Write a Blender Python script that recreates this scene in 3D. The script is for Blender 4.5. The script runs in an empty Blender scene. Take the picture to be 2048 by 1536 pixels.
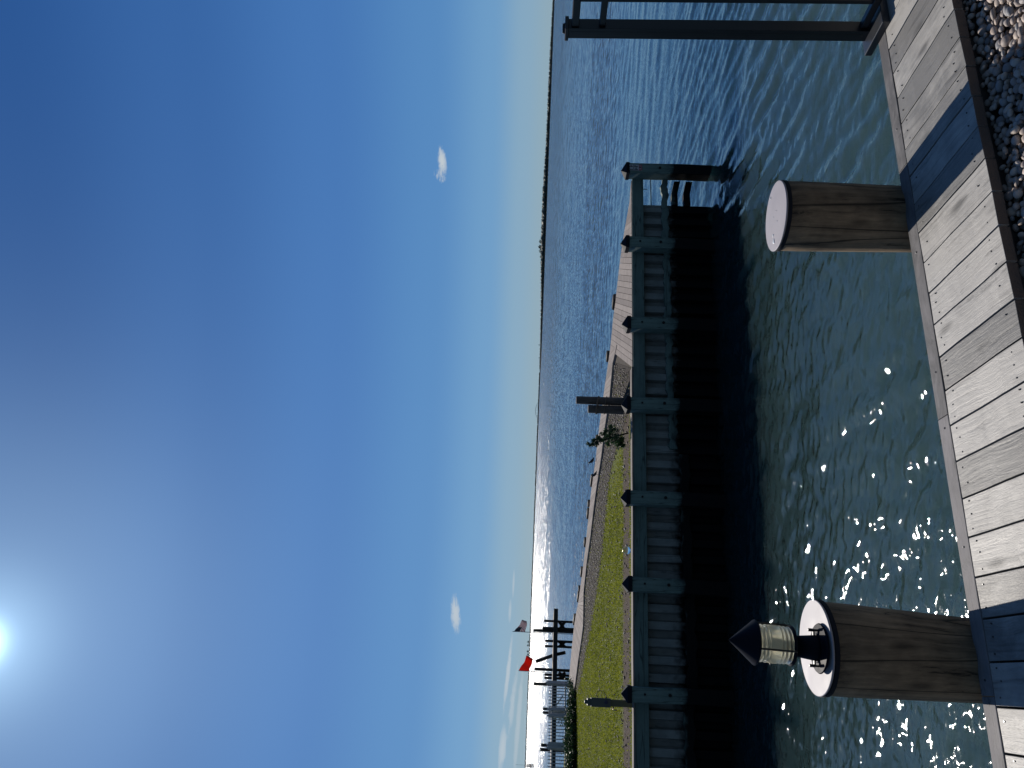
import bpy, bmesh, math, random
import numpy as np
from mathutils import Vector, Matrix
random.seed(7); rng = np.random.default_rng(7)
R = math.radians
scene = bpy.context.scene
col = scene.collection

# ---------------------------------------------------------------- camera, sky, sun
EYE = 1.554                      # eye height above the boardwalk (z = 0)
ROLL = math.atan(57/1536); PITCH = R(2.0268); FPX = 1539.0
SUN_EL, SUN_AZ = R(34.7), R(-20.5)   # azimuth measured from +Y towards +X
WATER = -1.40
S = 1.4

cr, sr, cp, sp = math.cos(ROLL), math.sin(ROLL), math.cos(PITCH), math.sin(PITCH)
v_right = Vector((cr, -sr*sp, sr*cp)); v_up = Vector((-sr, -cr*sp, cr*cp)); v_fwd = Vector((0, cp, sp))
cam = bpy.data.cameras.new('camera'); camo = bpy.data.objects.new('camera', cam); col.objects.link(camo)
mx = Matrix.Identity(4)
for i, a in enumerate((-v_up, v_right, -v_fwd)):        # the phone was held on its side: picture left is up
    for j in range(3): mx[j][i] = a[j]
mx.translation = (0, 0, EYE); camo.matrix_world = mx
cam.sensor_width = 36; cam.lens = FPX/2048*36; cam.clip_start = .05; cam.clip_end = 60000
scene.camera = camo

def ray(x, y):                    # direction of a photograph pixel, used to find real positions
    u = (768-y)/FPX; v = (1024-x)/FPX
    r = v_right*u + v_up*v + v_fwd
    return r/r.y
def at(x, y, z=0.0):
    r = ray(x, y); t = (z-EYE)/r.z
    return Vector((r.x*t, t, z))
def atY(x, y, Y):
    r = ray(x, y); return Vector((r.x*Y, Y, EYE + r.z*Y))

scene.view_settings.view_transform = 'Standard'; scene.view_settings.look = 'None'
scene.view_settings.gamma = 1; scene.view_settings.exposure = EXPO = 0.0

sun = bpy.data.lights.new('sun', 'SUN'); sun.energy = 5.0; sun.angle = R(.53); sun.color = (1, .93, .84)
so = bpy.data.objects.new('sun', sun); col.objects.link(so)
sdir = Vector((math.cos(SUN_EL)*math.sin(SUN_AZ), math.cos(SUN_EL)*math.cos(SUN_AZ), math.sin(SUN_EL)))
so.rotation_euler = sdir.to_track_quat('Z', 'Y').to_euler()
so.location = (0, 0, 50)

class NT:                         # tiny node helper
    def __init__(s, t): s.t = t; t.nodes.clear()
    def n(s, typ, ins=None, **kw):
        nd = s.t.nodes.new(typ)
        for k, v in kw.items(): setattr(nd, k, v)
        for k, v in (ins or {}).items():
            sk = nd.inputs[k]
            if isinstance(v, bpy.types.NodeSocket): s.t.links.new(v, sk)
            else: sk.default_value = v
        return nd
    def m(s, op, a, b=0.0, c=0.0, clamp=False):
        nd = s.n('ShaderNodeMath', operation=op, use_clamp=clamp)
        for i, v in enumerate((a, b, c)):
            if isinstance(v, bpy.types.NodeSocket): s.t.links.new(v, nd.inputs[i])
            else: nd.inputs[i].default_value = v
        return nd.outputs[0]
    def mix(s, f, a, b, mode='MIX'):
        nd = s.n('ShaderNodeMix', data_type='RGBA', blend_type=mode)
        for k, v in ((0, f), (6, a), (7, b)):
            if isinstance(v, bpy.types.NodeSocket): s.t.links.new(v, nd.inputs[k])
            else: nd.inputs[k].default_value = v if k == 0 else (*v, 1)[:4]
        return nd.outputs[2]
    def ramp(s, f, stops, interp='LINEAR'):
        nd = s.n('ShaderNodeValToRGB', {'Fac': f}); r = nd.color_ramp; r.interpolation = interp
        while len(r.elements) < len(stops): r.elements.new(.5)
        for e, (p, c) in zip(r.elements, stops):
            e.position = p; e.color = (c, c, c, 1) if isinstance(c, (int, float)) else (*c, 1)
        return nd.outputs[0]
    def noise(s, vec, scale, detail=3, rough=.55, dist=0):
        return s.n('ShaderNodeTexNoise', {'Vector': vec, 'Scale': scale, 'Detail': detail, 'Roughness': rough, 'Distortion': dist}).outputs[0]
    def mapv(s, vec, scale=(1,1,1), loc=(0,0,0), rot=(0,0,0)):
        return s.n('ShaderNodeMapping', {'Vector': vec, 'Location': loc, 'Rotation': rot, 'Scale': scale}).outputs[0]
    def dot(s, a, b):
        nd = s.n('ShaderNodeVectorMath', operation='DOT_PRODUCT')
        s.t.links.new(a, nd.inputs[0]); nd.inputs[1].default_value = b
        return nd.outputs['Value']

world = bpy.data.worlds.new('World'); scene.world = world; world.use_nodes = True
w = NT(world.node_tree)
sky = w.n('ShaderNodeTexSky', sky_type='NISHITA', sun_disc=False, sun_elevation=SUN_EL, sun_rotation=SUN_AZ,
          altitude=0, air_density=1.0, dust_density=.35, ozone_density=2.5)
gen = w.n('ShaderNodeTexCoord').outputs['Generated']
SKS = .07
def lin(*c): return tuple(x/SKS for x in c)
el = w.m('DIVIDE', w.m('ARCSINE', w.n('ShaderNodeSeparateXYZ', {0: gen}).outputs[2]), math.pi/2)
grad = w.ramp(w.m('MAXIMUM', el, 0.0), ((0, (.25, .385, .48)), (.02, (.215, .375, .53)), (.045, (.135, .315, .56)), (.09, (.080, .235, .51)),
             (.17, (.050, .170, .45)), (.27, (.030, .120, .36)), (.38, (.014, .080, .28)), (1, (.008, .04, .15))), 'EASE')
cosg = w.m('MAXIMUM', w.dot(gen, tuple(sdir)), 0.0)
def lobe(p, k): return w.m('MULTIPLY', w.m('POWER', cosg, p), k)
halo = w.m('ADD', w.m('ADD', lobe(9.0, .085), lobe(40.0, .23)), w.m('ADD', lobe(500.0, .45), lobe(5000.0, 3.0)))
halo = w.mix(1.0, (.58, .86, 1.05), w.n('ShaderNodeCombineColor', {0: halo, 1: halo, 2: halo}).outputs[0], 'MULTIPLY')
custom = w.n('ShaderNodeVectorMath', operation='SCALE', ins={0: w.mix(1.0, grad, halo, 'ADD'), 'Scale': 1/SKS}).outputs[0]
for nd in w.t.nodes:
    if nd.bl_idname == 'ShaderNodeMix': nd.clamp_result = False
side = w.n('ShaderNodeSeparateXYZ', {0: gen}).outputs[1]     # the half of the sky away from the sun is deeper and duller
away = w.m('MULTIPLY_ADD', w.m('MULTIPLY', w.m('SUBTRACT', .35, side), 1.4, clamp=True), -1.0, 1.0)
custom = w.mix(away, tuple(x/SKS for x in (.052, .096, .165)), custom)
skyc = w.mix(.94, sky.outputs[0], custom)
def cloud(col_in, px, py, halfw, halfh, nscale, thresh, dens, tilt=0.0):
    c = ray(px, py).normalized(); t1 = Vector((c.y, -c.x, 0)).normalized(); t2 = c.cross(t1)*-1
    a = w.m('DIVIDE', w.dot(gen, t1), halfw); b = w.m('DIVIDE', w.m('ADD', w.dot(gen, t2), w.m('MULTIPLY', w.dot(gen, t1), tilt)), halfh)
    r2 = w.m('ADD', w.m('POWER', w.m('ABSOLUTE', a), 2.0), w.m('POWER', w.m('ABSOLUTE', b), 2.0))
    mask = w.m('SUBTRACT', 1.0, r2, clamp=True)
    front = w.m('GREATER_THAN', w.dot(gen, c), .5)
    nz = w.noise(w.mapv(gen, (1, 1, 3.2)), nscale, 6, .62, .6)
    f = w.m('MULTIPLY', w.m('MULTIPLY', w.m('SUBTRACT', w.m('MULTIPLY_ADD', mask, .5, nz), thresh), 4.0, clamp=True), mask)
    f = w.m('MULTIPLY', w.m('MULTIPLY', f, front), dens, clamp=True)
    return w.mix(f, col_in, (7.4, 8.3, 9.0))
for args in ((884, 322, .024, .0075, 95, .66, 1.0, -.10), (880, 352, .012, .010, 120, .78, .7, -.3), (911, 1228, .030, .0085, 95, .66, .9, -.12),
             (1027, 1167, .020, .0016, 60, .35, .5, .0), (1020, 1222, .016, .0022, 60, .4, .5, .0), (1016, 1345, .055, .0035, 60, .62, .75, .07),
             (1005, 1500, .035, .006, 60, .62, .7, .05), (1026, 1400, .055, .005, 60, .68, .5, .1), (1036, 1450, .09, .004, 45, .62, .45, 0.04)):
    skyc = cloud(skyc, *args)
bg = w.n('ShaderNodeBackground', {'Color': skyc, 'Strength': SKS})
w.n('ShaderNodeOutputWorld', {'Surface': bg.outputs[0]})

# ---------------------------------------------------------------- helpers
def tag(o, label=None, cat=None, group=None, kind=None):
    for k, v in (('label', label), ('category', cat), ('group', group), ('kind', kind)):
        if v: o[k] = v
    return o
def empty(name, loc=(0,0,0), rz=0, **kw):
    o = bpy.data.objects.new(name, None); col.objects.link(o); o.location = loc; o.rotation_euler = (0, 0, rz)
    o.empty_display_size = .1
    return tag(o, **kw)
def obj(name, bm, m, parent=None, smooth=False, bevel=0.0):
    if isinstance(bm, bpy.types.Mesh): me = bm
    else:
        me = bpy.data.meshes.new(name); bm.normal_update(); bm.to_mesh(me); bm.free()
    if m is not None: me.materials.append(m)
    o = bpy.data.objects.new(name, me); col.objects.link(o); o.parent = parent
    if smooth: me.polygons.foreach_set('use_smooth', [True]*len(me.polygons))
    if bevel:
        b = o.modifiers.new('bevel', 'BEVEL'); b.width = bevel; b.segments = 2; b.limit_method = 'ANGLE'
    return o
def copy_tree(o, parent=None):
    c = o.copy(); col.objects.link(c); c.parent = parent
    for ch in [x for x in col.objects if x.parent == o]: copy_tree(ch, c)
    return c
def box(bm, x0, x1, y0, y1, z0, z1, M=None):
    r = bmesh.ops.create_cube(bm, size=1)['verts']
    for v in r:
        v.co = Vector(((x0+x1)/2+v.co.x*(x1-x0), (y0+y1)/2+v.co.y*(y1-y0), (z0+z1)/2+v.co.z*(z1-z0)))
    if M is not None: bmesh.ops.transform(bm, matrix=M, verts=r)
    return r
def tube(bm, pts, r, seg=8, caps=True):
    pts = [Vector(p) for p in pts]; rings = []
    rr = r if isinstance(r, (list, tuple)) else [r]*len(pts)
    for i, p in enumerate(pts):
        d = (pts[min(i+1, len(pts)-1)] - pts[max(i-1, 0)]).normalized()
        a = d.cross(Vector((0, 0, 1)) if abs(d.z) < .9 else Vector((1, 0, 0))).normalized(); b = d.cross(a)
        rings.append([bm.verts.new(p + (a*math.cos(t) + b*math.sin(t))*rr[i]) for t in [2*math.pi*k/seg for k in range(seg)]])
    for A, B in zip(rings, rings[1:]):
        for k in range(seg): bm.faces.new((A[k], A[(k+1) % seg], B[(k+1) % seg], B[k]))
    if caps: bm.faces.new(rings[0][::-1]); bm.faces.new(rings[-1])
    bmesh.ops.recalc_face_normals(bm, faces=bm.faces)
def lathe(bm, prof, seg=48, c=(0,0,0), wob=None):
    rings = []
    for (r, z) in prof:
        rings.append([bm.verts.new((c[0]+(r*(1+(wob(2*math.pi*k/seg, z) if wob else 0)))*math.cos(2*math.pi*k/seg),
                                    c[1]+(r*(1+(wob(2*math.pi*k/seg, z) if wob else 0)))*math.sin(2*math.pi*k/seg), c[2]+z)) for k in range(seg)])
    for A, B in zip(rings, rings[1:]):
        for k in range(seg): bm.faces.new((A[k], A[(k+1) % seg], B[(k+1) % seg], B[k]))
    bm.faces.new(rings[0][::-1]); bm.faces.new(rings[-1])
    bmesh.ops.recalc_face_normals(bm, faces=bm.faces)
def prism(bm, poly, z0, z1):
    lo = [bm.verts.new((p[0], p[1], z0)) for p in poly]; hi = [bm.verts.new((p[0], p[1], z1)) for p in poly]
    n = len(poly)
    for i in range(n): bm.faces.new((lo[i], lo[(i+1) % n], hi[(i+1) % n], hi[i]))
    bm.faces.new(lo[::-1]); bm.faces.new(hi)
    bmesh.ops.recalc_face_normals(bm, faces=bm.faces)
def np_mesh(name, V, Fc):
    me = bpy.data.meshes.new(name); V = np.asarray(V, np.float32); Fc = np.asarray(Fc, np.int32)
    k = Fc.shape[1]; n = len(Fc)
    me.vertices.add(len(V)); me.vertices.foreach_set('co', V.ravel())
    me.loops.add(n*k); me.loops.foreach_set('vertex_index', Fc.ravel())
    me.polygons.add(n); me.polygons.foreach_set('loop_start', np.arange(0, n*k, k, dtype=np.int32))
    me.polygons.foreach_set('loop_total', np.full(n, k, np.int32)) if False else None
    me.update(calc_edges=True); me.validate()
    return me

# ---------------------------------------------------------------- materials
def mat(name):
    m = bpy.data.materials.new(name); m.use_nodes = True
    return m, NT(m.node_tree)
def finish(t, base, rough=.6, bump=None, bstr=.3, bdist=.01, metal=0, spec=.5, **kw):
    ins = {'Base Color': base if isinstance(base, bpy.types.NodeSocket) else (*base, 1), 'Roughness': rough, 'Metallic': metal, 'Specular IOR Level': spec}
    ins.update(kw)
    if bump is not None:
        ins['Normal'] = t.n('ShaderNodeBump', {'Height': bump, 'Strength': bstr, 'Distance': bdist}).outputs[0]
    p = t.n('ShaderNodeBsdfPrincipled', ins)
    t.n('ShaderNodeOutputMaterial', {'Surface': p.outputs[0]})
    return p
def simple(name, c, rough=.5, metal=0, var=.12, scale=12, spec=.5, bump=.1):
    m, t = mat(name); o = t.n('ShaderNodeTexCoord').outputs['Object']
    n = t.noise(o, scale, 5)
    b = t.mix(n, tuple(x*(1-var*2) for x in c), tuple(min(1, x*(1+var*2)) for x in c))
    finish(t, b, t.m('MULTIPLY_ADD', n, .2, rough-.1), n, bump, .004, metal, spec)
    return m
def wood(name, light, dark, axis='X', gs=1.0, rough=.5, island=.35, streak=.5, warpk=5.0, lines=0.0, wet=None, bstr=.4, knots=True, wetcol=(.003,.004,.005), rlo=None, cracks=.6, endgrain=False, spec=.5):
    """weathered timber, grain along `axis` of the object; optional waterline stain below world z=wet"""
    m, t = mat(name); o = t.n('ShaderNodeTexCoord').outputs['Object']
    isl = t.n('ShaderNodeNewGeometry').outputs['Random Per Island']
    off = t.n('ShaderNodeCombineXYZ', {0: t.m('MULTIPLY', isl, 37.0), 1: t.m('MULTIPLY', isl, 91.0), 2: t.m('MULTIPLY', isl, 53.0)}).outputs[0]
    v = t.n('ShaderNodeVectorMath', operation='ADD', ins={0: o, 1: off}).outputs[0]
    sc = {'X': (1.6, 26, 26), 'Y': (26, 1.6, 26), 'Z': (26, 26, 1.6)}[axis]
    sc = tuple(x*gs for x in sc)
    warp = t.noise(v, 3*gs, 2)
    vv = t.mapv(v, sc)
    vv2 = t.n('ShaderNodeVectorMath', operation='ADD', ins={0: vv, 1: t.n('ShaderNodeVectorMath', operation='SCALE', ins={0: t.n('ShaderNodeCombineXYZ', {0: warp, 1: warp, 2: warp}).outputs[0], 'Scale': warpk}).outputs[0]}).outputs[0]
    grain = t.noise(vv2, 1.3, 6, .7)
    fine = t.noise(vv2, 5.5, 3, .7)
    big = t.noise(v, 7*gs, 4, .6)
    f = t.m('ADD', t.m('MULTIPLY', grain, streak), t.m('MULTIPLY', big, 1-streak))
    f = t.m('MULTIPLY_ADD', t.m('SUBTRACT', isl, .5), island, f)
    base = t.ramp(f, ((.36, dark), (.64, light)))
    crack = t.ramp(grain, ((.335, 1.0), (.385, 0.0)))
    base = t.mix(t.m('MULTIPLY', crack, cracks), base, tuple(x*.25 for x in dark))
    if lines:
        ln = t.noise(t.mapv(v, {'X': (.35, 7, 7), 'Y': (7, .35, 7), 'Z': (7, 7, .35)}[axis]), 1.0, 2, .5)
        ln = t.ramp(t.m('ABSOLUTE', t.m('SUBTRACT', ln, .5)), ((0, 1.0), (.011, 0.0)))
        base = t.mix(t.m('MULTIPLY', ln, lines), base, tuple(x*.2 for x in dark))
        kn = t.n('ShaderNodeTexVoronoi', {'Vector': t.mapv(v, {'X': (2.2, 7, 7), 'Y': (7, 2.2, 7), 'Z': (7, 7, 2.2)}[axis]), 'Scale': 1.0}).outputs['Distance']
        base = t.mix(t.m('MULTIPLY', t.ramp(kn, ((.05, 1.0), (.16, 0.0))), .7), base, tuple(x*.5 for x in dark))
    r = t.m('MULTIPLY_ADD', grain, .35, rough-.17)
    if wet is not None:
        z = t.n('ShaderNodeSeparateXYZ', {0: t.n('ShaderNodeNewGeometry').outputs['Position']}).outputs[2]
        wn = t.m('MULTIPLY_ADD', t.noise(v, 6, 4), .42, t.m('SUBTRACT', z, .13))
        wf = t.ramp(t.m('MULTIPLY', t.m('SUBTRACT', wet+.13, wn), 6.0, clamp=True), ((0, 0.0), (1, 1.0)))
        base = t.mix(wf, base, wetcol); 
    if endgrain:
        nl = t.n('ShaderNodeVectorTransform', vector_type='NORMAL', convert_from='WORLD', convert_to='OBJECT', ins={0: t.n('ShaderNodeNewGeometry').outputs['True Normal']}).outputs[0]
        ef = t.m('GREATER_THAN', t.m('ABSOLUTE', t.dot(nl, (0, 1, 0))), .6)
        base = t.mix(ef, base, (.11, .09, .08))
    h = t.m('ADD', grain, t.m('MULTIPLY', fine, .35))
    finish(t, base, r, h, bstr, .004, spec=spec)
    return m

M_plank = wood('weathered_plank', (.40, .385, .36), (.185, .18, .172), 'Y', 1.0, .5, .5, .5, bstr=1.0, spec=.22, cracks=.35, warpk=1.6, lines=.35, endgrain=True)
M_edge = wood('edge_board', (.22, .21, .215), (.10, .098, .10), 'X', .9, .7, .3, .6, bstr=.7, spec=.2)
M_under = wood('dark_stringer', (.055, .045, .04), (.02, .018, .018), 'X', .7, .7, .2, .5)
M_pile = wood('piling_timber', (.31, .22, .135), (.062, .044, .028), 'Z', 1.0, .7, 0, .6, wet=-.75, bstr=1.0, cracks=1.0, spec=.3, warpk=2.0, lines=1.0)
M_bulk = wood('treated_timber', (.20, .27, .24), (.11, .155, .14), 'Z', .7, .65, .2, .6, wet=-.66, bstr=.5, warpk=2.5, lines=.8, spec=.2)
M_beam = wood('treated_beam', (.17, .235, .21), (.11, .155, .145), 'X', .7, .65, .3, .6, wet=-.66, bstr=.5, warpk=2.5, lines=.8, spec=.2)
M_walk = wood('walkway_boards', (.30, .265, .245), (.20, .175, .165), 'Y', .5, .85, .3, .4, bstr=.3, cracks=.2, spec=.08)
M_dark_pile = wood('far_piling', (.05, .042, .036), (.02, .018, .017), 'Z', .6, .8, .2, .5)
M_black = simple('black_metal', (.006, .007, .009), .38, 0, .1, 20)
M_lampmetal = simple('lamp_metal', (.005, .0055, .011), .6, 0, .2, 30, spec=.10)
M_white = simple('white_cap', (.33, .31, .335), .62, 0, .06, 9)
M_postcap = simple('post_cap', (.014, .016, .022), .7, 0, .2, 8, spec=.12)
M_fence = simple('fence_grey', (.34, .36, .39), .5, .2)
M_bolt = simple('bolt', (.012, .014, .014), .6, .4)
M_screw = simple('screw', (.10, .10, .10), .3, .8)
M_red = simple('red_cloth', (.62, .035, .012), .8)
M_box = simple('pedestal_box', (.10, .10, .085), .5)
M_postolive = simple('pedestal_post', (.13, .115, .06), .6)
M_brass = simple('worn_brass', (.42, .34, .2), .3, .9)
M_rope = simple('rope', (.16, .13, .11), .8)
M_bird = simple('bird_feathers', (.010, .010, .012), .5)

# ---------------------------------------------------------------- water
def build_water():
    na, nr = 1500, 1150
    ang = np.linspace(R(-78), R(78), na)
    r1 = np.exp(np.linspace(np.log(2.2), np.log(60), nr-140)); r2 = np.exp(np.linspace(np.log(60), np.log(30000), 141))[1:]
    rr = np.concatenate([r1, r2])
    RR, AA = np.meshgrid(rr, ang, indexing='ij')
    X = RR*np.sin(AA); Y = RR*np.cos(AA)
    cell = np.maximum(RR*(ang[1]-ang[0]), RR*.0031)
    Z = np.zeros_like(X)
    lr = np.random.default_rng(3)
    def fam(n, lmin, lmax, dmean, dspread, slope, mask):
        nonlocal Z
        for i in range(n):
            L = lmin*(lmax/lmin)**lr.random(); th = dmean + dspread*lr.normal(); k = 2*np.pi/L
            a = slope/np.sqrt(n)/k*1.41
            ph = lr.random()*6.283
            # slow phase wander makes crests short and broken
            wx, wy = lr.normal(size=2)*.35/L**.5; 
            ph2 = .9*np.sin(wx*X+wy*Y+lr.random()*6.28)
            wgt = np.clip((L/cell-3)/3, 0, 1)
            c = np.cos(k*(X*np.cos(th)+Y*np.sin(th))+ph+ph2)
            Z += a*mask*wgt*c
    # wall-parallel ripples on the right of the channel, calmer water to the left
    right = 1/(1+np.exp(-(X-.15*Y-.2)/.9))
    gust = .65+.35*np.sin(X*.9+np.sin(Y*.7)*1.3)*np.sin(Y*.8+.7*X)
    calm = np.clip((Y-14)/6, 0, 1)*np.clip((36-Y)/6, 0, 1)*np.clip((X+1)/4, 0, 1)
    fam(20, .12, .30, R(17), R(14), .07, right*(1-.85*calm)*(.5+.5*gust))
    fam(26, .22, .62, R(15), R(9), .14, (.50+.50*right)*(1-.88*calm)*(.6+.4*gust))
    fam(22, .14, .45, R(50), R(40), .085, (1-.35*right)*gust*(1-.8*calm))
    fam(24, .065, .22, R(80), R(70), .115, (1.1-.6*right)*gust*(1-.85*calm))
    fam(8, .9, 2.4, R(55), R(40), .025, np.ones_like(X))
    chop = np.clip((Y-30)/10, 0, 1)
    fam(22, .5, 1.8, R(75), R(38), .05, chop)
    V = np.stack([X, Y, WATER+Z], -1).reshape(-1, 3)
    i = np.arange(nr-1)[:, None]*na + np.arange(na-1)[None]
    Fc = np.stack([i, i+na, i+na+1, i+1], -1).reshape(-1, 4)[:, ::-1]
    me = np_mesh('water', V, Fc)
    m, t = mat('sea_water')
    pos = t.n('ShaderNodeNewGeometry').outputs['Position']
    sx = t.n('ShaderNodeSeparateXYZ', {0: pos}); y = sx.outputs[1]; x = sx.outputs[0]
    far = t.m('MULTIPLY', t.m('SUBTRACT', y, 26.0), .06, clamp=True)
    vfar = t.m('MULTIPLY', t.m('SUBTRACT', y, 62.0), .0075, clamp=True)
    wind = t.noise(t.mapv(pos, (.006, .03, 0)), 1.0, 3, .6)
    n1 = t.noise(t.mapv(pos, (7, 10, 1)), 1.0, 3, .6)                  # fine ripples near
    n2 = t.noise(t.mapv(pos, (1.1, 1.9, 1)), 1.0, 5, .65)              # chop
    n3 = t.noise(t.mapv(pos, (.12, .22, 1)), 1.0, 6, .7)
    h = t.m('MULTIPLY', n1, .005)
    bumpn = t.n('ShaderNodeBump', {'Height': h, 'Strength': 1.0, 'Distance': 1.0}).outputs[0]
    def tilt(vec, det, rg, amp):                      # wave-slope field for the open bay, too small for the mesh to carry
        c = t.n('ShaderNodeTexNoise', {'Vector': vec, 'Scale': 1.0, 'Detail': det, 'Roughness': rg}).outputs['Color']
        c = t.n('ShaderNodeVectorMath', operation='SUBTRACT', ins={0: c, 1: (.5, .5, .5)}).outputs[0]
        c = t.n('ShaderNodeVectorMath', operation='MULTIPLY', ins={0: c, 1: (1, 1, 0)}).outputs[0]
        return t.n('ShaderNodeVectorMath', operation='SCALE', ins={0: c, 'Scale': amp}).outputs[0]
    def vadd(a, b): return t.n('ShaderNodeVectorMath', operation='ADD', ins={0: a, 1: b}).outputs[0]
    band = t.m('MULTIPLY_ADD', t.noise(t.mapv(pos, (.012, .05, 0)), 1.0, 3, .6), 1.6, .2)
    a1 = t.m('MULTIPLY', band, t.m('MULTIPLY_ADD', vfar, .35, t.m('MULTIPLY', far, .30)))
    a2 = t.m('MULTIPLY', band, t.m('MULTIPLY_ADD', vfar, .85, t.m('MULTIPLY', far, .45)))
    tl = vadd(tilt(t.mapv(pos, (1.3, 2.0, 1)), 4, .65, a1), tilt(t.mapv(pos, (.16, .35, 1), (5, 9, 2)), 5, .7, t.m('MULTIPLY', a1, .7)))
    tl = vadd(tl, tilt(t.mapv(pos, (.018, .05, 1), (15, 3, 2)), 4, .7, t.m('MULTIPLY', vfar, .3)))
    tl = vadd(tl, tilt(t.mapv(pos, (5.5, .75, 1), (7, 1, 4)), 3, .65, a2))
    tl = vadd(tl, tilt(t.mapv(pos, (1.7, .09, 1), (2, 8, 4)), 2, .6, t.m('MULTIPLY', vfar, 1.3)))
    tl = vadd(tl, tilt(t.mapv(pos, (12, 18, 1), (1, 2, 4)), 3, .6, t.m('MULTIPLY', t.m('SUBTRACT', 1.0, far), .26)))
    vv = t.m('MULTIPLY', t.m('SUBTRACT', y, 260.0), .003, clamp=True)
    tl = vadd(tl, tilt(t.mapv(pos, (.55, .018, 1), (9, 8, 4)), 2, .6, t.m('MULTIPLY', vv, 1.2)))
    leftw = t.m('SUBTRACT', 1.0, t.m('MULTIPLY', t.m('SUBTRACT', x, t.m('MULTIPLY', y, .12)), .5, clamp=True))
    tl = vadd(tl, tilt(t.mapv(pos, (4.5, 8.5, 1), (6, 2, 1), (0, 0, .25)), 2, .6, t.m('MULTIPLY', t.m('SUBTRACT', 1.0, far), t.m('MULTIPLY_ADD', leftw, .28, .10))))
    tl = vadd(tl, t.n('ShaderNodeCombineXYZ', {1: t.m('MULTIPLY', far, -.055)}).outputs[0])   # constant lean towards the viewer, added to darken the bay's sky reflection
    nrm = t.n('ShaderNodeVectorMath', operation='NORMALIZE', ins={0: vadd(bumpn, tl)}).outputs[0]
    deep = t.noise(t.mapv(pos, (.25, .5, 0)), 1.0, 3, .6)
    cw = t.m('ADD', t.m('MULTIPLY', x, -.327), t.m('MULTIPLY', y, .945))          # across the channel: the wall's underwater shade painted in, body colour darker towards it
    unshaded = t.m('MULTIPLY', t.m('SUBTRACT', t.m('MULTIPLY_ADD', deep, 2.4, 9.6), cw), .22, clamp=True)
    base = t.mix(deep, t.mix(unshaded, (.008, .022, .026), (.029, .057, .056)), t.mix(unshaded, (.012, .028, .033), (.039, .069, .066)))
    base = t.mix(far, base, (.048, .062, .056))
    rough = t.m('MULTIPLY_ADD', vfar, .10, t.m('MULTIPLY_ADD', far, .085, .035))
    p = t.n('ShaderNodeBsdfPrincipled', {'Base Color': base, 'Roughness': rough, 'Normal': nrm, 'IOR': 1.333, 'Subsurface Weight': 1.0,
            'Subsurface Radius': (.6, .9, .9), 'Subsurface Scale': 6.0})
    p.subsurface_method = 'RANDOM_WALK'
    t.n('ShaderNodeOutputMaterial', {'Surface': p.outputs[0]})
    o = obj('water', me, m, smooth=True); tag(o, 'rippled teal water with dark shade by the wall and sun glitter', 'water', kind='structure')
build_water()

# ---------------------------------------------------------------- foreground boardwalk
TH = R(20.9)
DECK_O = Vector((.0182, 3.087, 0))
def deck(s, t, z=0): return DECK_O + Vector((math.cos(TH)*s - math.sin(TH)*t, math.sin(TH)*s + math.cos(TH)*t, z))
def build_deck():
    root = empty('boardwalk', DECK_O, TH, kind='structure', label='weathered grey plank boardwalk along the water', cat='boardwalk')
    bm = bmesh.new(); lr = random.Random(4)
    k0, k1 = -16, 26
    for k in range(k0, k1):
        s0 = -.012+.14*k; g = .0028+lr.random()*.001; dz = (lr.random()-.5)*.002
        y1 = -.0805+lr.random()*.001; y0 = -.572-lr.random()*.006
        r = box(bm, s0+g, s0+.14-g, y0, y1, -.038+dz, dz)
    bmesh.ops.subdivide_edges(bm, edges=[e for e in bm.edges if abs((e.verts[0].co-e.verts[1].co).y) > .3], cuts=6)
    for v in bm.verts: v.co.z += .0012*math.sin(v.co.x*31+v.co.y*9)+.001*math.sin(v.co.y*23+v.co.x*50)
    obj('deck_planks', bm, M_plank, root, bevel=.0018)
    bm = bmesh.new()
    s = -2.3
    for L in (1.2, 0.995, 1.15, 1.35, .6):     # edge boards butt end to end
        box(bm, s+.001, s+L-.001, -.0765, 0, -.04, .001); s += L
    obj('edge_board', bm, M_edge, root, bevel=.003)
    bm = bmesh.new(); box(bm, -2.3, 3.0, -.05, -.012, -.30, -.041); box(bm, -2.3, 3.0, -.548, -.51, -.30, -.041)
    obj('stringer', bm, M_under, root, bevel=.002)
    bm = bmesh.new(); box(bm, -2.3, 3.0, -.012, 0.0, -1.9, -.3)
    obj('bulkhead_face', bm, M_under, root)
    bm = bmesh.new()
    for k in range(k0, k1):
        for ty in (-.125, -.52):
            for q in ((.2, .52, .84) if k % 3 else (.3, .75)):
                sx = -.012+.14*(k+q)+lr.uniform(-.008, .008); tt = ty+lr.uniform(-.012, .012)
                if lr.random() < .12: continue
                lathe(bm, ((.003, -.004), (.003, .0022), (.0022, .0030)), 10, (sx, tt, 0))
    for s_ in (-1.05, -.15, .08, .62, 1.25, -.6): lathe(bm, ((.004, 0), (.004, .0032), (.002, .0042)), 10, (s_, -.04, 0))
    o = obj('screw_heads', bm, M_screw, root); o['kind'] = 'stuff'
build_deck()

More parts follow.
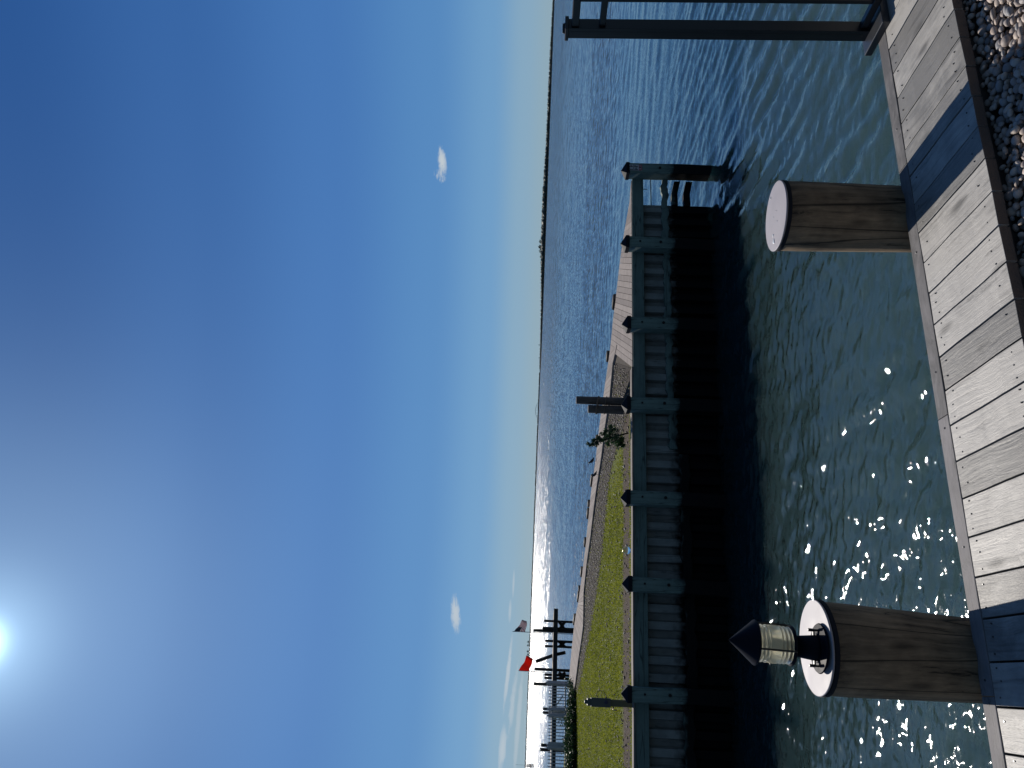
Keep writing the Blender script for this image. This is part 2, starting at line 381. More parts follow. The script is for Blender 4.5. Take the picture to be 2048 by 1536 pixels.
# pebble bed in front of the deck
def build_pebbles():
    m, t = mat('bed_soil'); o = t.n('ShaderNodeTexCoord').outputs['Object']; n = t.noise(o, 40, 4)
    finish(t, t.mix(n, (.03, .028, .025), (.08, .07, .06)), .9, n, .6, .01)
    bm = bmesh.new(); P = [deck(-2.4, -.515), deck(3.2, -.515), deck(3.2, -3.2), deck(-2.4, -3.2)]
    prism(bm, P, -.5, -.125)
    tag(obj('pebble_bed_ground', bm, m), kind='structure', label='soil under the river stones', cat='ground')
    m, t = mat('river_stone'); g = t.n('ShaderNodeNewGeometry'); isl = g.outputs['Random Per Island']
    o = t.n('ShaderNodeTexCoord').outputs['Object']; n = t.noise(o, 60, 5, .6)
    c = t.ramp(isl, ((0, (.22, .20, .20)), (.3, (.40, .33, .29)), (.55, (.52, .42, .35)), (.8, (.60, .51, .43)), (1, (.30, .31, .33))))
    c = t.mix(t.m('MULTIPLY', n, .5), c, (.20, .18, .17))
    finish(t, c, .6, n, .35, .003, spec=.3)
    bm = bmesh.new(); bmesh.ops.create_icosphere(bm, subdivisions=2, radius=1)
    base = np.array([v.co[:] for v in bm.verts]); fc = np.array([[v.index for v in f.verts] for f in bm.faces]); bm.free()
    Vs, Fs = [], []; lr = np.random.default_rng(11); n = 0
    placed = []; grid = {}
    for layer, (cnt, zz, smin, smax) in enumerate(((4800, -.105, .010, .021), (4400, -.072, .010, .022))):
        for i in range(cnt*3):
            if n >= (3200 if layer == 0 else 6800): break
            s = lr.uniform(-.1, 2.3); tt = lr.uniform(-1.05, -.545)
            sz = lr.uniform(smin, smax)*(1 if lr.random() > .12 else lr.uniform(1.2, 1.7))
            key = (layer, int(s/.05), int(tt/.05)); bad = False
            for a in (-1, 0, 1):
                for b in (-1, 0, 1):
                    for (ps, pt, pz) in grid.get((layer, key[1]+a, key[2]+b), ()):
                        if (ps-s)**2+(pt-tt)**2 < ((pz+sz)*.72)**2: bad = True
            if bad: continue
            grid.setdefault(key, []).append((s, tt, sz))
            ax = np.array([1.0, lr.uniform(.62, .95), lr.uniform(.42, .7)])*sz
            q = base.copy(); ph = lr.uniform(0, 6.28, 6)
            d = 1+.07*np.sin(base[:, :1]*2.3+ph[0])+.06*np.sin(base[:, 1:2]*3.1+ph[1])+.05*np.sin(base[:, 2:3]*2.6+base[:, :1]*2+ph[2])
            q = np.sign(q)*np.abs(q)**.93*d*ax
            a1, a2, a3 = lr.uniform(0, 6.28), lr.normal()*.35, lr.normal()*.35
            Rm = np.array(Matrix.Rotation(a1, 3, 'Z') @ Matrix.Rotation(a2, 3, 'X') @ Matrix.Rotation(a3, 3, 'Y'))
            p = deck(s, tt, zz+lr.uniform(-.008, .014)); q = q @ Rm.T + np.array(p)
            Vs.append(q); Fs.append(fc + len(base)*(len(Vs)-1)); n += 1
    o = obj('river_stones', np_mesh('river_stones', np.concatenate(Vs), np.concatenate(Fs)), m, smooth=True)
    tag(o, 'smooth rounded river stones beside the plank deck', 'stones', kind='stuff')
build_pebbles()

# ---------------------------------------------------------------- foreground pilings
def piling(root, rb, rt, ztop, lean, seed):
    bm = bmesh.new(); ph = seed*1.7
    n = 26; prof = []
    for i in range(n+1):
        z = -2.2+(ztop+2.2)*i/n; f = (z-0)/(ztop)
        prof.append((rb+(rt-rb)*max(-.6, f), z))
    prof[-1] = (prof[-1][0]-.004, ztop); prof.insert(-1, (prof[-2][0]+.0, ztop-.006))
    lathe(bm, prof, 72, wob=lambda a, z: .012*math.sin(2*a+ph)+.006*math.sin(5*a+ph*2+z*1.5)+.003*math.sin(17*a+z*3)+.002*math.sin(31*a+z))
    for v in bm.verts: v.co.x += lean[0]*v.co.z; v.co.y += lean[1]*v.co.z
    obj('pile_shaft', bm, M_pile, root, smooth=True)
    bm = bmesh.new(); r = rt*1.012
    lathe(bm, ((r*.99, ztop-.004), (r, ztop), (r, ztop+.002), (r-.002, ztop+.0035), (r*.6, ztop+.0045), (.002, ztop+.005)), 72,
          wob=lambda a, z: .012*math.sin(2*a+ph)+.004*math.sin(3*a))
    for v in bm.verts: v.co.x += lean[0]*ztop; v.co.y += lean[1]*ztop
    fc_ = obj('flat_cap', bm, M_white, root, smooth=False)
    bm = bmesh.new()
    lathe(bm, ((r*1.003, ztop-.022), (r*1.006, ztop-.007)), 72, wob=lambda a, z: .012*math.sin(2*a+ph)+.006*math.sin(5*a+ph*2+z*1.5))
    for v in bm.verts: v.co.x += lean[0]*ztop; v.co.y += lean[1]*ztop
    obj('cap_rim_shade', bm, M_postcap, root)  # dark ring that paints the shadow line under the cap rim
    return fc_
def cap_spots(root, pts, z):
    for x, y, r in pts:
        bm = bmesh.new(); lathe(bm, ((r, z-.001), (r*.8, z+.0012), (r*.3, z+.0018)), 12, (x, y, 0), wob=lambda a, zz: .25*math.sin(3*a+x*90)); obj('caulk_spot', bm, M_caulk, root, True)
M_caulk = simple('caulk', (.62, .66, .68), .3)
p2 = Vector((.575*S, 2.516*S, 0)); p1 = Vector((-.674*S, 2.05*S, 0))
r2_ = empty('dock_piling', p2, 0, label='thick brown timber piling with bare flat white cap beside the boardwalk', cat='piling', group='capped pilings at the boardwalk edge')
cap2_ = piling(r2_, .1035*S, .110*S, .3645*S, (-.002, .0), 1)
r1_ = empty('dock_piling', p1, 0, label='thick dark timber piling with white cap carrying the lantern', cat='piling', group='capped pilings at the boardwalk edge')
piling(r1_, .1075*S, .1205*S, .358*S, (.033, .0), 2)

cap_spots(cap2_, ((-.115, .01, .013), (.10, .085, .006), (.02, -.01, .003), (.0, .03, .003), (-.03, -.03, .003), (-.085, .02, .008)), .3645*S+.005)
def build_lantern():
    L = empty('dock_lantern', (-.6465*S, 1.995*S, .364*S+.006), 0, label='black cone-topped lantern with ribbed clear glass on the piling', cat='lantern')
    L.rotation_euler = (0, R(2.6), 0)
    b = .36*S
    def Z(z): return z*S-b-.006
    bm = bmesh.new(); lathe(bm, ((.060*S, -.002), (.062*S, .002), (.060*S, .006), (.036*S, .010), (.034*S, .012)), 48); obj('mounting_flange', bm, M_lampmetal, L)
    bm = bmesh.new(); lathe(bm, ((.032*S, .010), (.0315*S, .020), (.0245*S, .082*.62*S+.03), (.0238*S, Z(.436))), 40); obj('stem', bm, M_lampmetal, L, True)
    for a in (20, 200):
        bm = bmesh.new(); M = Matrix.Rotation(R(a), 4, 'Z')
        box(bm, .030*S, .046*S, -.006, .006, .018, .024, M); box(bm, .041*S, .046*S, -.009, .009, .008, .032, M)
        lathe(bm, ((.006, .0), (.006, .02)), 6, tuple(M @ Vector((.0435*S, 0, .02))))
        obj('thumb_screw', bm, M_black, L, bevel=.001)
    bm = bmesh.new(); z0 = Z(.436); lathe(bm, ((.030*S, z0-.004), (.050*S, z0+.001), (.0505*S, z0+.006), (.047*S, z0+.009)), 48); obj('glass_seat', bm, M_lampmetal, L, True)
    # ribbed globe
    m, t = mat('lens_glass')
    g = t.n('ShaderNodeBsdfPrincipled', {'Base Color': (1, .97, .84, 1), 'Roughness': .03, 'IOR': 1.47, 'Transmission Weight': 1.0})
    tl = t.n('ShaderNodeBsdfTranslucent', {'Color': (1, .96, .80, 1)}); mg = t.n('ShaderNodeMixShader', {0: .28})
    t.t.links.new(g.outputs[0], mg.inputs[1]); t.t.links.new(tl.outputs[0], mg.inputs[2])
    t.n('ShaderNodeOutputMaterial', {'Surface': mg.outputs[0]})
    zt = Z(.530); zb = z0+.008; H = zt-zb; prof = []
    for i in range(81):
        f = i/80; z = zb+H*f
        rib = 0
        if f < .36: rib = abs(math.sin(f/.36*math.pi*3))
        elif f > .66: rib = abs(math.sin((f-.66)/.34*math.pi*3))
        else: rib = .75+.25*math.sin((f-.36)/.30*math.pi)
        prof.append(((.0415+.0045*rib+.0015*math.sin(f*math.pi))*S, z))
    inner = [(.0375*S, z) for z in (zt-.002, zb+.003)]
    bm = bmesh.new(); rings = []
    for (r, z) in prof+inner:
        rings.append([bm.verts.new((r*math.cos(2*math.pi*k/64), r*math.sin(2*math.pi*k/64), z)) for k in range(64)])
    rings.append(rings[0])
    for A, B in zip(rings, rings[1:]):
        for k in range(64): bm.faces.new((A[k], A[(k+1) % 64], B[(k+1) % 64], B[k]))
    bmesh.ops.recalc_face_normals(bm, faces=bm.faces)
    glass_part = obj('ribbed_glass', bm, m, L, True)
    bm = bmesh.new(); lathe(bm, ((.012*S, z0+.005), (.012*S, z0+.04), (.017*S, z0+.055), (.019*S, z0+.075), (.014*S, z0+.092), (.004*S, z0+.10)), 24)
    obj('lamp_bulb', bm, simple('bulb_glass', (.75, .76, .7), .15), glass_part, True)
    for a in (-88, 32, 152):
        bm = bmesh.new(); M = Matrix.Rotation(R(a), 4, 'Z')
        tube(bm, [M @ Vector(p) for p in ((.049*S, 0, z0+.002), (.0515*S, 0, z0+.02), (.0515*S, 0, zt-.006), (.053*S, 0, zt+.002))], .0036, 8)
        obj('guard_rod', bm, M_black, L, True)
    bm = bmesh.new(); lathe(bm, ((.046*S, zt-.001), (.0545*S, zt-.003), (.0565*S, zt+.001), (.055*S, zt+.005), (.0015, zt+.066*S), (.0005, zt+.067*S)), 64)
    o = obj('cone_roof', bm, M_lampmetal, L); 
build_lantern()

# ---------------------------------------------------------------- black railing at the right
def build_rail():
    base = deck(1.883, .023)
    r = empty('metal_railing', base, TH, label='black metal railing with capped square post beside the stones', cat='railing')
    r.rotation_mode = 'QUATERNION'; r.rotation_quaternion = (Matrix.Rotation(R(-.62), 3, 'Y') @ Matrix.Rotation(TH, 3, 'Z')).to_quaternion()   # the post leans slightly
    h = .031; top = 1.475
    bm = bmesh.new(); box(bm, -h, h, -h, h, .0, top)
    for sx in (-1, 1): box(bm, sx*h-.001 if sx > 0 else -h-.001, h+.001 if sx > 0 else -h+.001, -.012, .012, .06, top-.01)
    rp = obj('post', bm, M_black, r, bevel=.004)
    bm = bmesh.new(); box(bm, -.040, .040, -.040, .040, top, top+.018); lathe(bm, ((.036, top+.018), (.03, top+.03)), 4)
    obj('post_cap', bm, M_black, rp, bevel=.003)
    bm = bmesh.new(); box(bm, -.10, .10, -.155, .055, .001, .036)
    obj('base_foot', bm, simple('railing_foot', (.03, .032, .036), .35), r, bevel=.004)
    for nm, z0, z1, hw in (('top_rail', 1.425, 1.462, .022), ('middle_rail', 1.297, 1.328, .017), ('bottom_rail', .045, .080, .017)):
        bm = bmesh.new(); box(bm, -hw, hw, -1.9, -h, z0, z1); obj(nm, bm, M_black, r, bevel=.003)
    y = -.178
    while y > -1.9:
        bm = bmesh.new(); box(bm, -.0095, .0095, y-.0095, y+.0095, .08, 1.426); obj('picket', bm, M_black, r, bevel=.001)
        y -= .125
build_rail()

# ---------------------------------------------------------------- peninsula across the channel
WA = at(1262.5, 350); WB = at(1268.5, 1536)
wd = (WB-WA).normalized(); wn = Vector((wd.y, -wd.x, 0)) if wd.y*1 > 0 else Vector((-wd.y, wd.x, 0))
WALL_A = math.atan2(-wd.y, -wd.x)            # local +x towards the tip (right), +y away from the camera
def wall(s, t, z=0):                          # s metres left of the corner post, t behind the face
    ax = Vector((-wd.x, -wd.y, 0)); ay = Vector((-ax.y, ax.x, 0))
    return WA - ax*s + ay*t + Vector((0, 0, z))
def wall_s(y):                                # distance along the wall where picture row y meets it
    r = ray(1264, y); ax = Vector((-wd.x, -wd.y, 0)); ay = Vector((-ax.y, ax.x, 0))
    # intersect ray (x/y slope) with the wall plane
    k = ay.dot(WA)/(ay.x*r.x+ay.y); P = Vector((r.x*k, k, 0)); return (WA-P).dot(ax)
WLEN = 16.0
outer_px = [(1261,373),(1259,404),(1253.5,435),(1248,466),(1240.5,516),(1236.6,550),(1231,600),(1226,638),(1220,700),(1212,756),(1206.7,793),(1199,850),(1190.5,925),(1182,985),(1175.5,1048),(1171,1093),(1164,1150),(1156.6,1204),(1148.7,1246),(1143,1302),(1139.5,1341),(1138,1368)]
inner_px = [(1234,690),(1226,725),(1219.7,793),(1210.6,850),(1203,912),(1194.5,967),(1188,1014),(1182,1066),(1174,1123),(1167.5,1185),(1166.7,1249),(1163,1278),(1156.7,1320),(1152,1357),(1148.7,1384)]
outer = [at(*p) for p in outer_px]; inner = [at(*p) for p in inner_px]
far_left = Vector((-22, 36, 0)); 
def build_land():
    m, t = mat('lawn_soil'); pos = t.n('ShaderNodeNewGeometry').outputs['Position']
    n = t.noise(pos, 1.6, 5, .65); n2 = t.noise(pos, 14, 4, .7); n3 = t.noise(pos, 70, 2, .7)
    ax = Vector((-wd.x, -wd.y, 0)); ay = Vector((-ax.y, ax.x, 0))
    d = t.m('SUBTRACT', t.dot(pos, ay), ay.dot(WA))       # metres behind the near wall
    s = t.m('SUBTRACT', ax.dot(WA), t.dot(pos, ax))       # metres left of the tip
    # dirt path parallel to the wall
    path = t.m('SUBTRACT', 1.0, t.m('ABSOLUTE', t.m('DIVIDE', t.m('SUBTRACT', t.m('MULTIPLY_ADD', n, .4, d), 1.45), .65)), clamp=True)
    grass = t.mix(n2, (.08, .105, .014), (.20, .225, .025)); grass = t.mix(t.m('MULTIPLY', n3, .5), grass, (.05, .055, .02))
    dirt = t.mix(n2, (.05, .038, .03), (.13, .10, .08))
    c = t.mix(t.m('MULTIPLY', path, 2.2, clamp=True), grass, dirt)
    tipf = t.m('MULTIPLY_ADD', t.m('SUBTRACT', 5.3, t.m('ADD', s, t.m('MULTIPLY', n, 1.5))), .8, 0, clamp=True)
    c = t.mix(tipf, c, t.mix(n2, (.05, .043, .038), (.17, .15, .13)))
    finish(t, c, .95, t.m('ADD', n2, n3), .8, .04, spec=.1)
    poly = [wall(wall_s(409)+.02, .20)] + [Vector((p.x, p.y, 0)) for p in outer[3:]] + [far_left, Vector((-30, 20, 0)), wall(WLEN+6, .20)]
    bm = bmesh.new(); prism(bm, poly, -3.0, -.045)
    tag(obj('lawn', bm, m), kind='structure', label='green lawn with bare dirt strip on the spit', cat='lawn')
    # boards of the walkway: one board per slice between outer and inner line
    root = empty('spit_walkway', (0, 0, 0), kind='structure', label='pale board walkway round the spit', cat='walkway')
    def line(pts):
        d = [0]
        for a, b in zip(pts, pts[1:]): d.append(d[-1]+(b-a).length)
        return d
    def sample(pts, d, q):
        for i in range(len(d)-1):
            if q <= d[i+1]:
                f = (q-d[i])/(d[i+1]-d[i]); return pts[i].lerp(pts[i+1], f)
        return pts[-1]
    near = [wall(.10, .02), wall(wall_s(700)-.2, .02), at(1256.5, 722)+Vector((0, 0, 0))]
    ap = Vector(inner[0])
    # tip: boards between the near edge (wall) and the outer edge, up to the apex of the planted wedge
    seg_out = outer[:9]; dn = line(seg_out); near_line = [wall(.12, .0), wall(wall_s(735), .0)]; dn2 = line(near_line)
    bm = bmesh.new(); nb = 30
    for k in range(nb):
        f0, f1 = (k+.03)/nb, (k+.97)/nb
        a0, a1 = sample(seg_out, dn, f0*dn[-1]), sample(seg_out, dn, f1*dn[-1])
        b0, b1 = sample(near_line, dn2, f0*dn2[-1]), sample(near_line, dn2, f1*dn2[-1])
        if k > 22:      # past the apex the near ends stop at the wedge
            g = (k-22)/7
            pass
        prism(bm, [a0, a1, b1, b0], -.044, 0)
    o = obj('tip_boards', bm, M_walk, root)
    # along the far side
    oo = outer[8:]; ii = inner; do, di = line(oo), line(ii); bm = bmesh.new(); nb = 105
    for k in range(nb):
        f0, f1 = (k+.04)/nb, (k+.96)/nb
        a0, a1 = sample(oo, do, f0*do[-1]), sample(oo, do, f1*do[-1]); b0, b1 = sample(ii, di, f0*di[-1]), sample(ii, di, f1*di[-1])
        prism(bm, [a0, a1, b1, b0], -.044, .002)
    obj('side_boards', bm, M_walk, root)
    bm = bmesh.new()
    for a, b in zip(ii, ii[1:]):
        n_ = (b-a).normalized(); q = Vector((n_.y, -n_.x, 0))*-.03
        prism(bm, [a, b, b+q, a+q], -.07, .012)
    obj('inner_curb', bm, M_walk, root)
build_land()

def build_bulkhead():
    root = empty('timber_bulkhead', WA, WALL_A, label='dark green timber bulkhead wall with corrugated sheet piling', cat='bulkhead')
    # local: +x to the tip, -x left, +y behind
    m = wood('sheet_piling', (.34, .35, .33), (.21, .22, .21), 'Z', .5, .6, .25, .4, wet=-.66, bstr=.3, warpk=2, lines=.5, spec=.12, wetcol=(.004, .005, .006), cracks=.2)
    x0 = -WLEN; xe = -wall_s(409)
    bm = bmesh.new(); per = .250; x = xe; pts = []
    while x > x0:
        pts += [(x, .06), (x-.105, .06), (x-.125, .16), (x-.225, .16)]; x -= per
    bot, topz = -2.6, -.02; lo = [bm.verts.new((a, b, bot)) for a, b in pts]; hi = [bm.verts.new((a, b, topz)) for a, b in pts]
    for i in range(len(pts)-1): bm.faces.new((lo[i], hi[i], hi[i+1], lo[i+1]))
    bmesh.ops.recalc_face_normals(bm, faces=bm.faces)
    o = obj('sheet_piling', bm, m, root)
    sd = o.modifiers.new('thick', 'SOLIDIFY'); sd.thickness = .012; sd.offset = 0
    bm = bmesh.new(); q = wall(wall_s(409), .0); e = outer[3]; loc = [Matrix.Rotation(-WALL_A, 3, 'Z') @ (v-WA) for v in (q, e)]
    prism(bm, [(loc[0].x, .05), (loc[0].x+.03, .05), (loc[1].x+.03, loc[1].y), (loc[1].x, loc[1].y)], -2.6, -.05); obj('end_panel', bm, m, root)
    # upper beam lengths butting at some posts
    cuts = [0.09, -wall_s(497), -wall_s(815), -wall_s(1170), -wall_s(1387)-1.5, x0]
    for a, b in zip(cuts, cuts[1:]):
        bm = bmesh.new(); box(bm, b+.003, a-.003, -.03, .05, -.215, -.012); obj('upper_beam', bm, M_beam, root, bevel=.006)
    def wale(ya, yb, z, hgt, dep):
        bm = bmesh.new(); a, b = -wall_s(ya), -wall_s(yb); n = 24
        rings = []
        for i in range(n+1):
            xx = a+(b-a)*i/n; wv = .014*math.sin(i*1.1+ya)+.008*math.sin(i*2.7); hh = hgt*(1+.12*math.sin(i*.8+ya))
            rings.append([bm.verts.new((xx, yy, z+zz+wv)) for yy, zz in ((-.02, -hh/2), (.055, -hh/2), (.055, hh/2), (-.02, hh/2))])
        for A, B in zip(rings, rings[1:]):
            for k in range(4): bm.faces.new((A[k], A[(k+1) % 4], B[(k+1) % 4], B[k]))
        bm.faces.new(rings[0]); bm.faces.new(rings[-1][::-1]); bmesh.ops.recalc_face_normals(bm, faces=bm.faces)
        obj('lower_beam', bm, M_beam, root, bevel=.006)
    wale(356, 490, -.605, .115, 0); wale(500, 650, -.62, .115, 0); wale(660, 808, -.625, .11, 0); wale(820, 895, -.66, .13, 0)
    wale(905, 1165, -.83, .15, 0); wale(1172, 1380, -.86, .15, 0); wale(1392, 1640, -.80, .14, 0)
    # struts between the end panel and the corner post, near the water
    for (xa, ya), (xb, yb), hh in (((1358, 362), (1352, 408), .11), ((1380, 362), (1378, 408), .12)):
        bm = bmesh.new(); a = -wall_s(ya); b = -wall_s(yb); za, zb = -.84-(0 if hh < .115 else .22), -.79-(0 if hh < .115 else .22)
        rr = [[bm.verts.new((xx, yy, zz+q)) for yy, q in ((0, -hh/2), (.12, -hh/2), (.12, hh/2), (0, hh/2))] for xx, zz in ((a+.02, za), ((a+b)/2, (za+zb)/2+.03), (b, zb))]
        for A, B in zip(rr, rr[1:]):
            for k in range(4): bm.faces.new((A[k], A[(k+1) % 4], B[(k+1) % 4], B[k]))
        bm.faces.new(rr[0]); bm.faces.new(rr[-1][::-1]); bmesh.ops.recalc_face_normals(bm, faces=bm.faces)
        obj('strut', bm, M_bulk, root, bevel=.004)
    bm = bmesh.new(); tube(bm, [(.02, .07, -.365), (xe, .07, -.368)], .009, 8); obj('tie_rod', bm, M_bolt, root, True)
    bm = bmesh.new(); tube(bm, [(-.27, .04, -.21), (-.27, .04, -.30)], .007, 6); obj('hook', bm, M_bolt, root)
    bm = bmesh.new(); c0 = -wall_s(735); n = 60
    rings = []
    for i in range(n+1):
        xx = c0+(x0-c0)*i/n; wv = .008*math.sin(i*.9)+.012*math.sin(i*.37)
        rings.append([bm.verts.new((xx, yy, zz)) for yy, zz in ((-.045+wv, -.010), (.15+wv*2, -.010), (.15+wv*2, .014), (-.045+wv, .014))])
    for A, B in zip(rings, rings[1:]):
        for k in range(4): bm.faces.new((A[k], A[(k+1) % 4], B[(k+1) % 4], B[k]))
    bm.faces.new(rings[0]); bm.faces.new(rings[-1][::-1]); bmesh.ops.recalc_face_normals(bm, faces=bm.faces)
    obj('cap_board', bm, wood('cap_board', (.30, .27, .245), (.20, .175, .16), 'X', .5, .85, .2, .4, cracks=.2, spec=.08), root)
build_bulkhead()

POSTS = [(350, 'corner bulkhead post with a small warning sign at the tip of the spit'),
         (495, 'bulkhead post second from the corner post at the tip'),
         (655, 'bulkhead post under the wide boards, third from the tip'),
         (815, 'bulkhead post in front of the two roped timber piles'),
         (1000, 'bulkhead post between the small tree and the glass globe'),
         (1170, 'bulkhead post just left of the glass globe'),
         (1387, 'bulkhead post beside the utility pedestal'),]
def build_posts():
    hw = .106
    def one(first=[None]):
        r = empty('bulkhead_post', (0,0,0), WALL_A)
        bm = bmesh.new(); box(bm, -hw, hw, -.12-hw, -.12+hw, -2.6, .085)
        bmesh.ops.subdivide_edges(bm, edges=[e for e in bm.edges if abs((e.verts[0].co-e.verts[1].co).z) > 1], cuts=14)
        for v in bm.verts: v.co.x += .004*math.sin(v.co.z*6); v.co.y += .003*math.sin(v.co.z*9+1)
        shaft = obj('post', bm, M_bulk, r, bevel=.008)
        bm = bmesh.new(); c = hw+.010
        vs = [bm.verts.new((x, y-.12, z)) for z, q in ((.055, c), (.115, c)) for x, y in ((-q, -q), (q, -q), (q, q), (-q, q))]; ap = bm.verts.new((0, -.12, .205))
        bm.faces.new(vs[:4][::-1])
        for i in range(4): bm.faces.new((vs[i], vs[(i+1) % 4], vs[4+(i+1) % 4], vs[4+i])); bm.faces.new((vs[4+i], vs[4+(i+1) % 4], ap))
        bmesh.ops.recalc_face_normals(bm, faces=bm.faces)
        obj('pyramid_cap', bm, M_postcap, r, bevel=.003)
        for z, q in ((-.49, .024), (-.13, .016)):
            bm = bmesh.new(); tube(bm, [(.01, -.12-hw+.004, z), (.01, -.12-hw-.014, z)], q, 10); obj('bolt_head', bm, M_bolt, shaft)
        return r
    proto = one()
    for i, (y, lab) in enumerate(POSTS):
        o = proto if i == 0 else copy_tree(proto)
        s = wall_s(y+ (0 if i else 0)); P = wall(s, 0); k = 1.0
        o.location = (P.x, P.y, .012*math.sin(i*2.1)); o.rotation_euler = (R(.4*math.sin(i*3)), R(.7*math.sin(i*1.7)), WALL_A+R(1.5*math.sin(i*5)))
        tag(o, lab, 'post', 'pyramid capped posts along the bulkhead')
    # warning sign on the corner post
    r = empty('warning_sign', tuple(wall(0, -.12-hw-.006, -.02)), WALL_A, label='small faded red and white warning sign on the corner post', cat='sign')
    mw = simple('sign_white', (.50, .46, .48), .5); mr = simple('sign_red', (.42, .12, .14), .5); mk = simple('sign_black', (.03, .03, .035), .5)
    bm = bmesh.new(); box(bm, -.062, .062, -.004, 0, -.145, .105); obj('plate', bm, mw, r)
    bm = bmesh.new(); box(bm, -.060, .060, -.0062, -.0042, -.143, -.088); obj('red_band', bm, mr, r)
    def strokes(lst, m, nm):
        bm = bmesh.new()
        for (x0, x1, z0, z1) in lst: box(bm, x0, x1, -.0084, -.0064 if m is mw else -.0042, z0, z1)
        obj(nm, bm, m, r)
    strokes([(-.050, -.038, .02, .09), (-.038, -.01, .075, .09), (.012, .022, .02, .09), (.022, .05, .045, .06), (-.05, .05, .0, .008)], mk, 'sign_glyphs')
    strokes([(-.048, -.036, -.07, -.01), (-.036, .0, -.045, -.03), (.014, .026, -.07, -.01), (.026, .048, -.025, -.012)], mk, 'sign_glyphs')
    strokes([(-.040, -.01, -.125, -.118), (-.04, -.01, -.11, -.103), (.01, .04, -.125, -.118), (.01, .04, -.11, -.103)], mw, 'band_lettering')
build_posts()

# mooring bumpers poking above the far edge
BUMP = [(1228,598,622,'dark bumper block at the right end of the far walkway edge'),(1217,712,726,'dark bumper block across the walkway behind the gravel wedge'),(1194,878,896,'bumper block behind the small tree'),(1183,958,976,'bumper block on the far edge just left of the birds'),
        (1179,1008,1016,'short square pile head on the far edge, right of the long bumper block'),(1176,1024,1040,'long dark bumper block in the middle of the far edge'),(1171,1083,1096,'bumper block on the far edge level with the glass globe'),
        (1164,1142,1156,'bumper block on the far edge right of the bend'),(1161,1180,1186,'small pile head on the far edge near the bend'),(1157,1190,1206,'bumper block where the walkway bends'),(1150,1236,1252,'bumper block below the flag pole')]
for x, y0, y1, lab in BUMP:
    ox = np.interp((y0+y1)/2, [p[1] for p in outer_px], [p[0] for p in outer_px])
    A, B = at(np.interp(y0, [p[1] for p in outer_px], [p[0] for p in outer_px]), y0), at(np.interp(y1, [p[1] for p in outer_px], [p[0] for p in outer_px]), y1)
    c = (A+B)/2; d = (A-B); a = math.atan2(d.y, d.x)
    bm = bmesh.new(); L = min(d.length/2, .5)
    box(bm, -L, L, .02, .17, -2.2, .035); box(bm, -L*.8, L*.8, .0, .19, .03, .05)
    o = obj('edge_bumper', bm, M_dark_pile, bevel=.01); o.location = c; o.rotation_euler = (0, 0, a)
    tag(o, lab, 'bumper', 'dark bumpers along the far walkway edge')

# ---------------------------------------------------------------- lawn, gravel
gpx = [(1256,735),(1254,790),(1249,830),(1240,862),(1226,905),(1216,950),(1211,1000),(1206,1050),(1201,1100),(1195,1150),(1188,1200),(1180,1250),(1170,1300),(1161,1350),(1153,1384)]
gpoly = [tuple(p[:2]) for p in inner[1:]] + [tuple(at(*p)[:2]) for p in gpx[::-1]]
def build_gravel_bed():
    m, t = mat('gravel_soil'); pos = t.n('ShaderNodeNewGeometry').outputs['Position']; n = t.noise(pos, 18, 5, .7)
    finish(t, t.mix(n, (.022, .018, .016), (.07, .058, .05)), .95, n, .8, .03, spec=.1)
    bm = bmesh.new(); vs = [bm.verts.new((x, y, -.040)) for x, y in gpoly]; f = bm.faces.new(vs); bmesh.ops.triangulate(bm, faces=[f]); bmesh.ops.recalc_face_normals(bm, faces=bm.faces)
    for f in bm.faces:
        if f.normal.z < 0: f.normal_flip()
    tag(obj('gravel_bed', bm, m), kind='structure', label='dark soil under the gravel strip', cat='ground')
build_gravel_bed()
def in_poly(P, poly):
    x, y = P[:, 0], P[:, 1]; ins = np.zeros(len(P), bool); n = len(poly)
    for i in range(n):
        x0, y0 = poly[i][:2]; x1, y1 = poly[(i+1) % n][:2]
        c = ((y0 > y) != (y1 > y)) & (x < (x1-x0)*(y-y0)/(y1-y0+1e-9)+x0); ins ^= c
    return ins
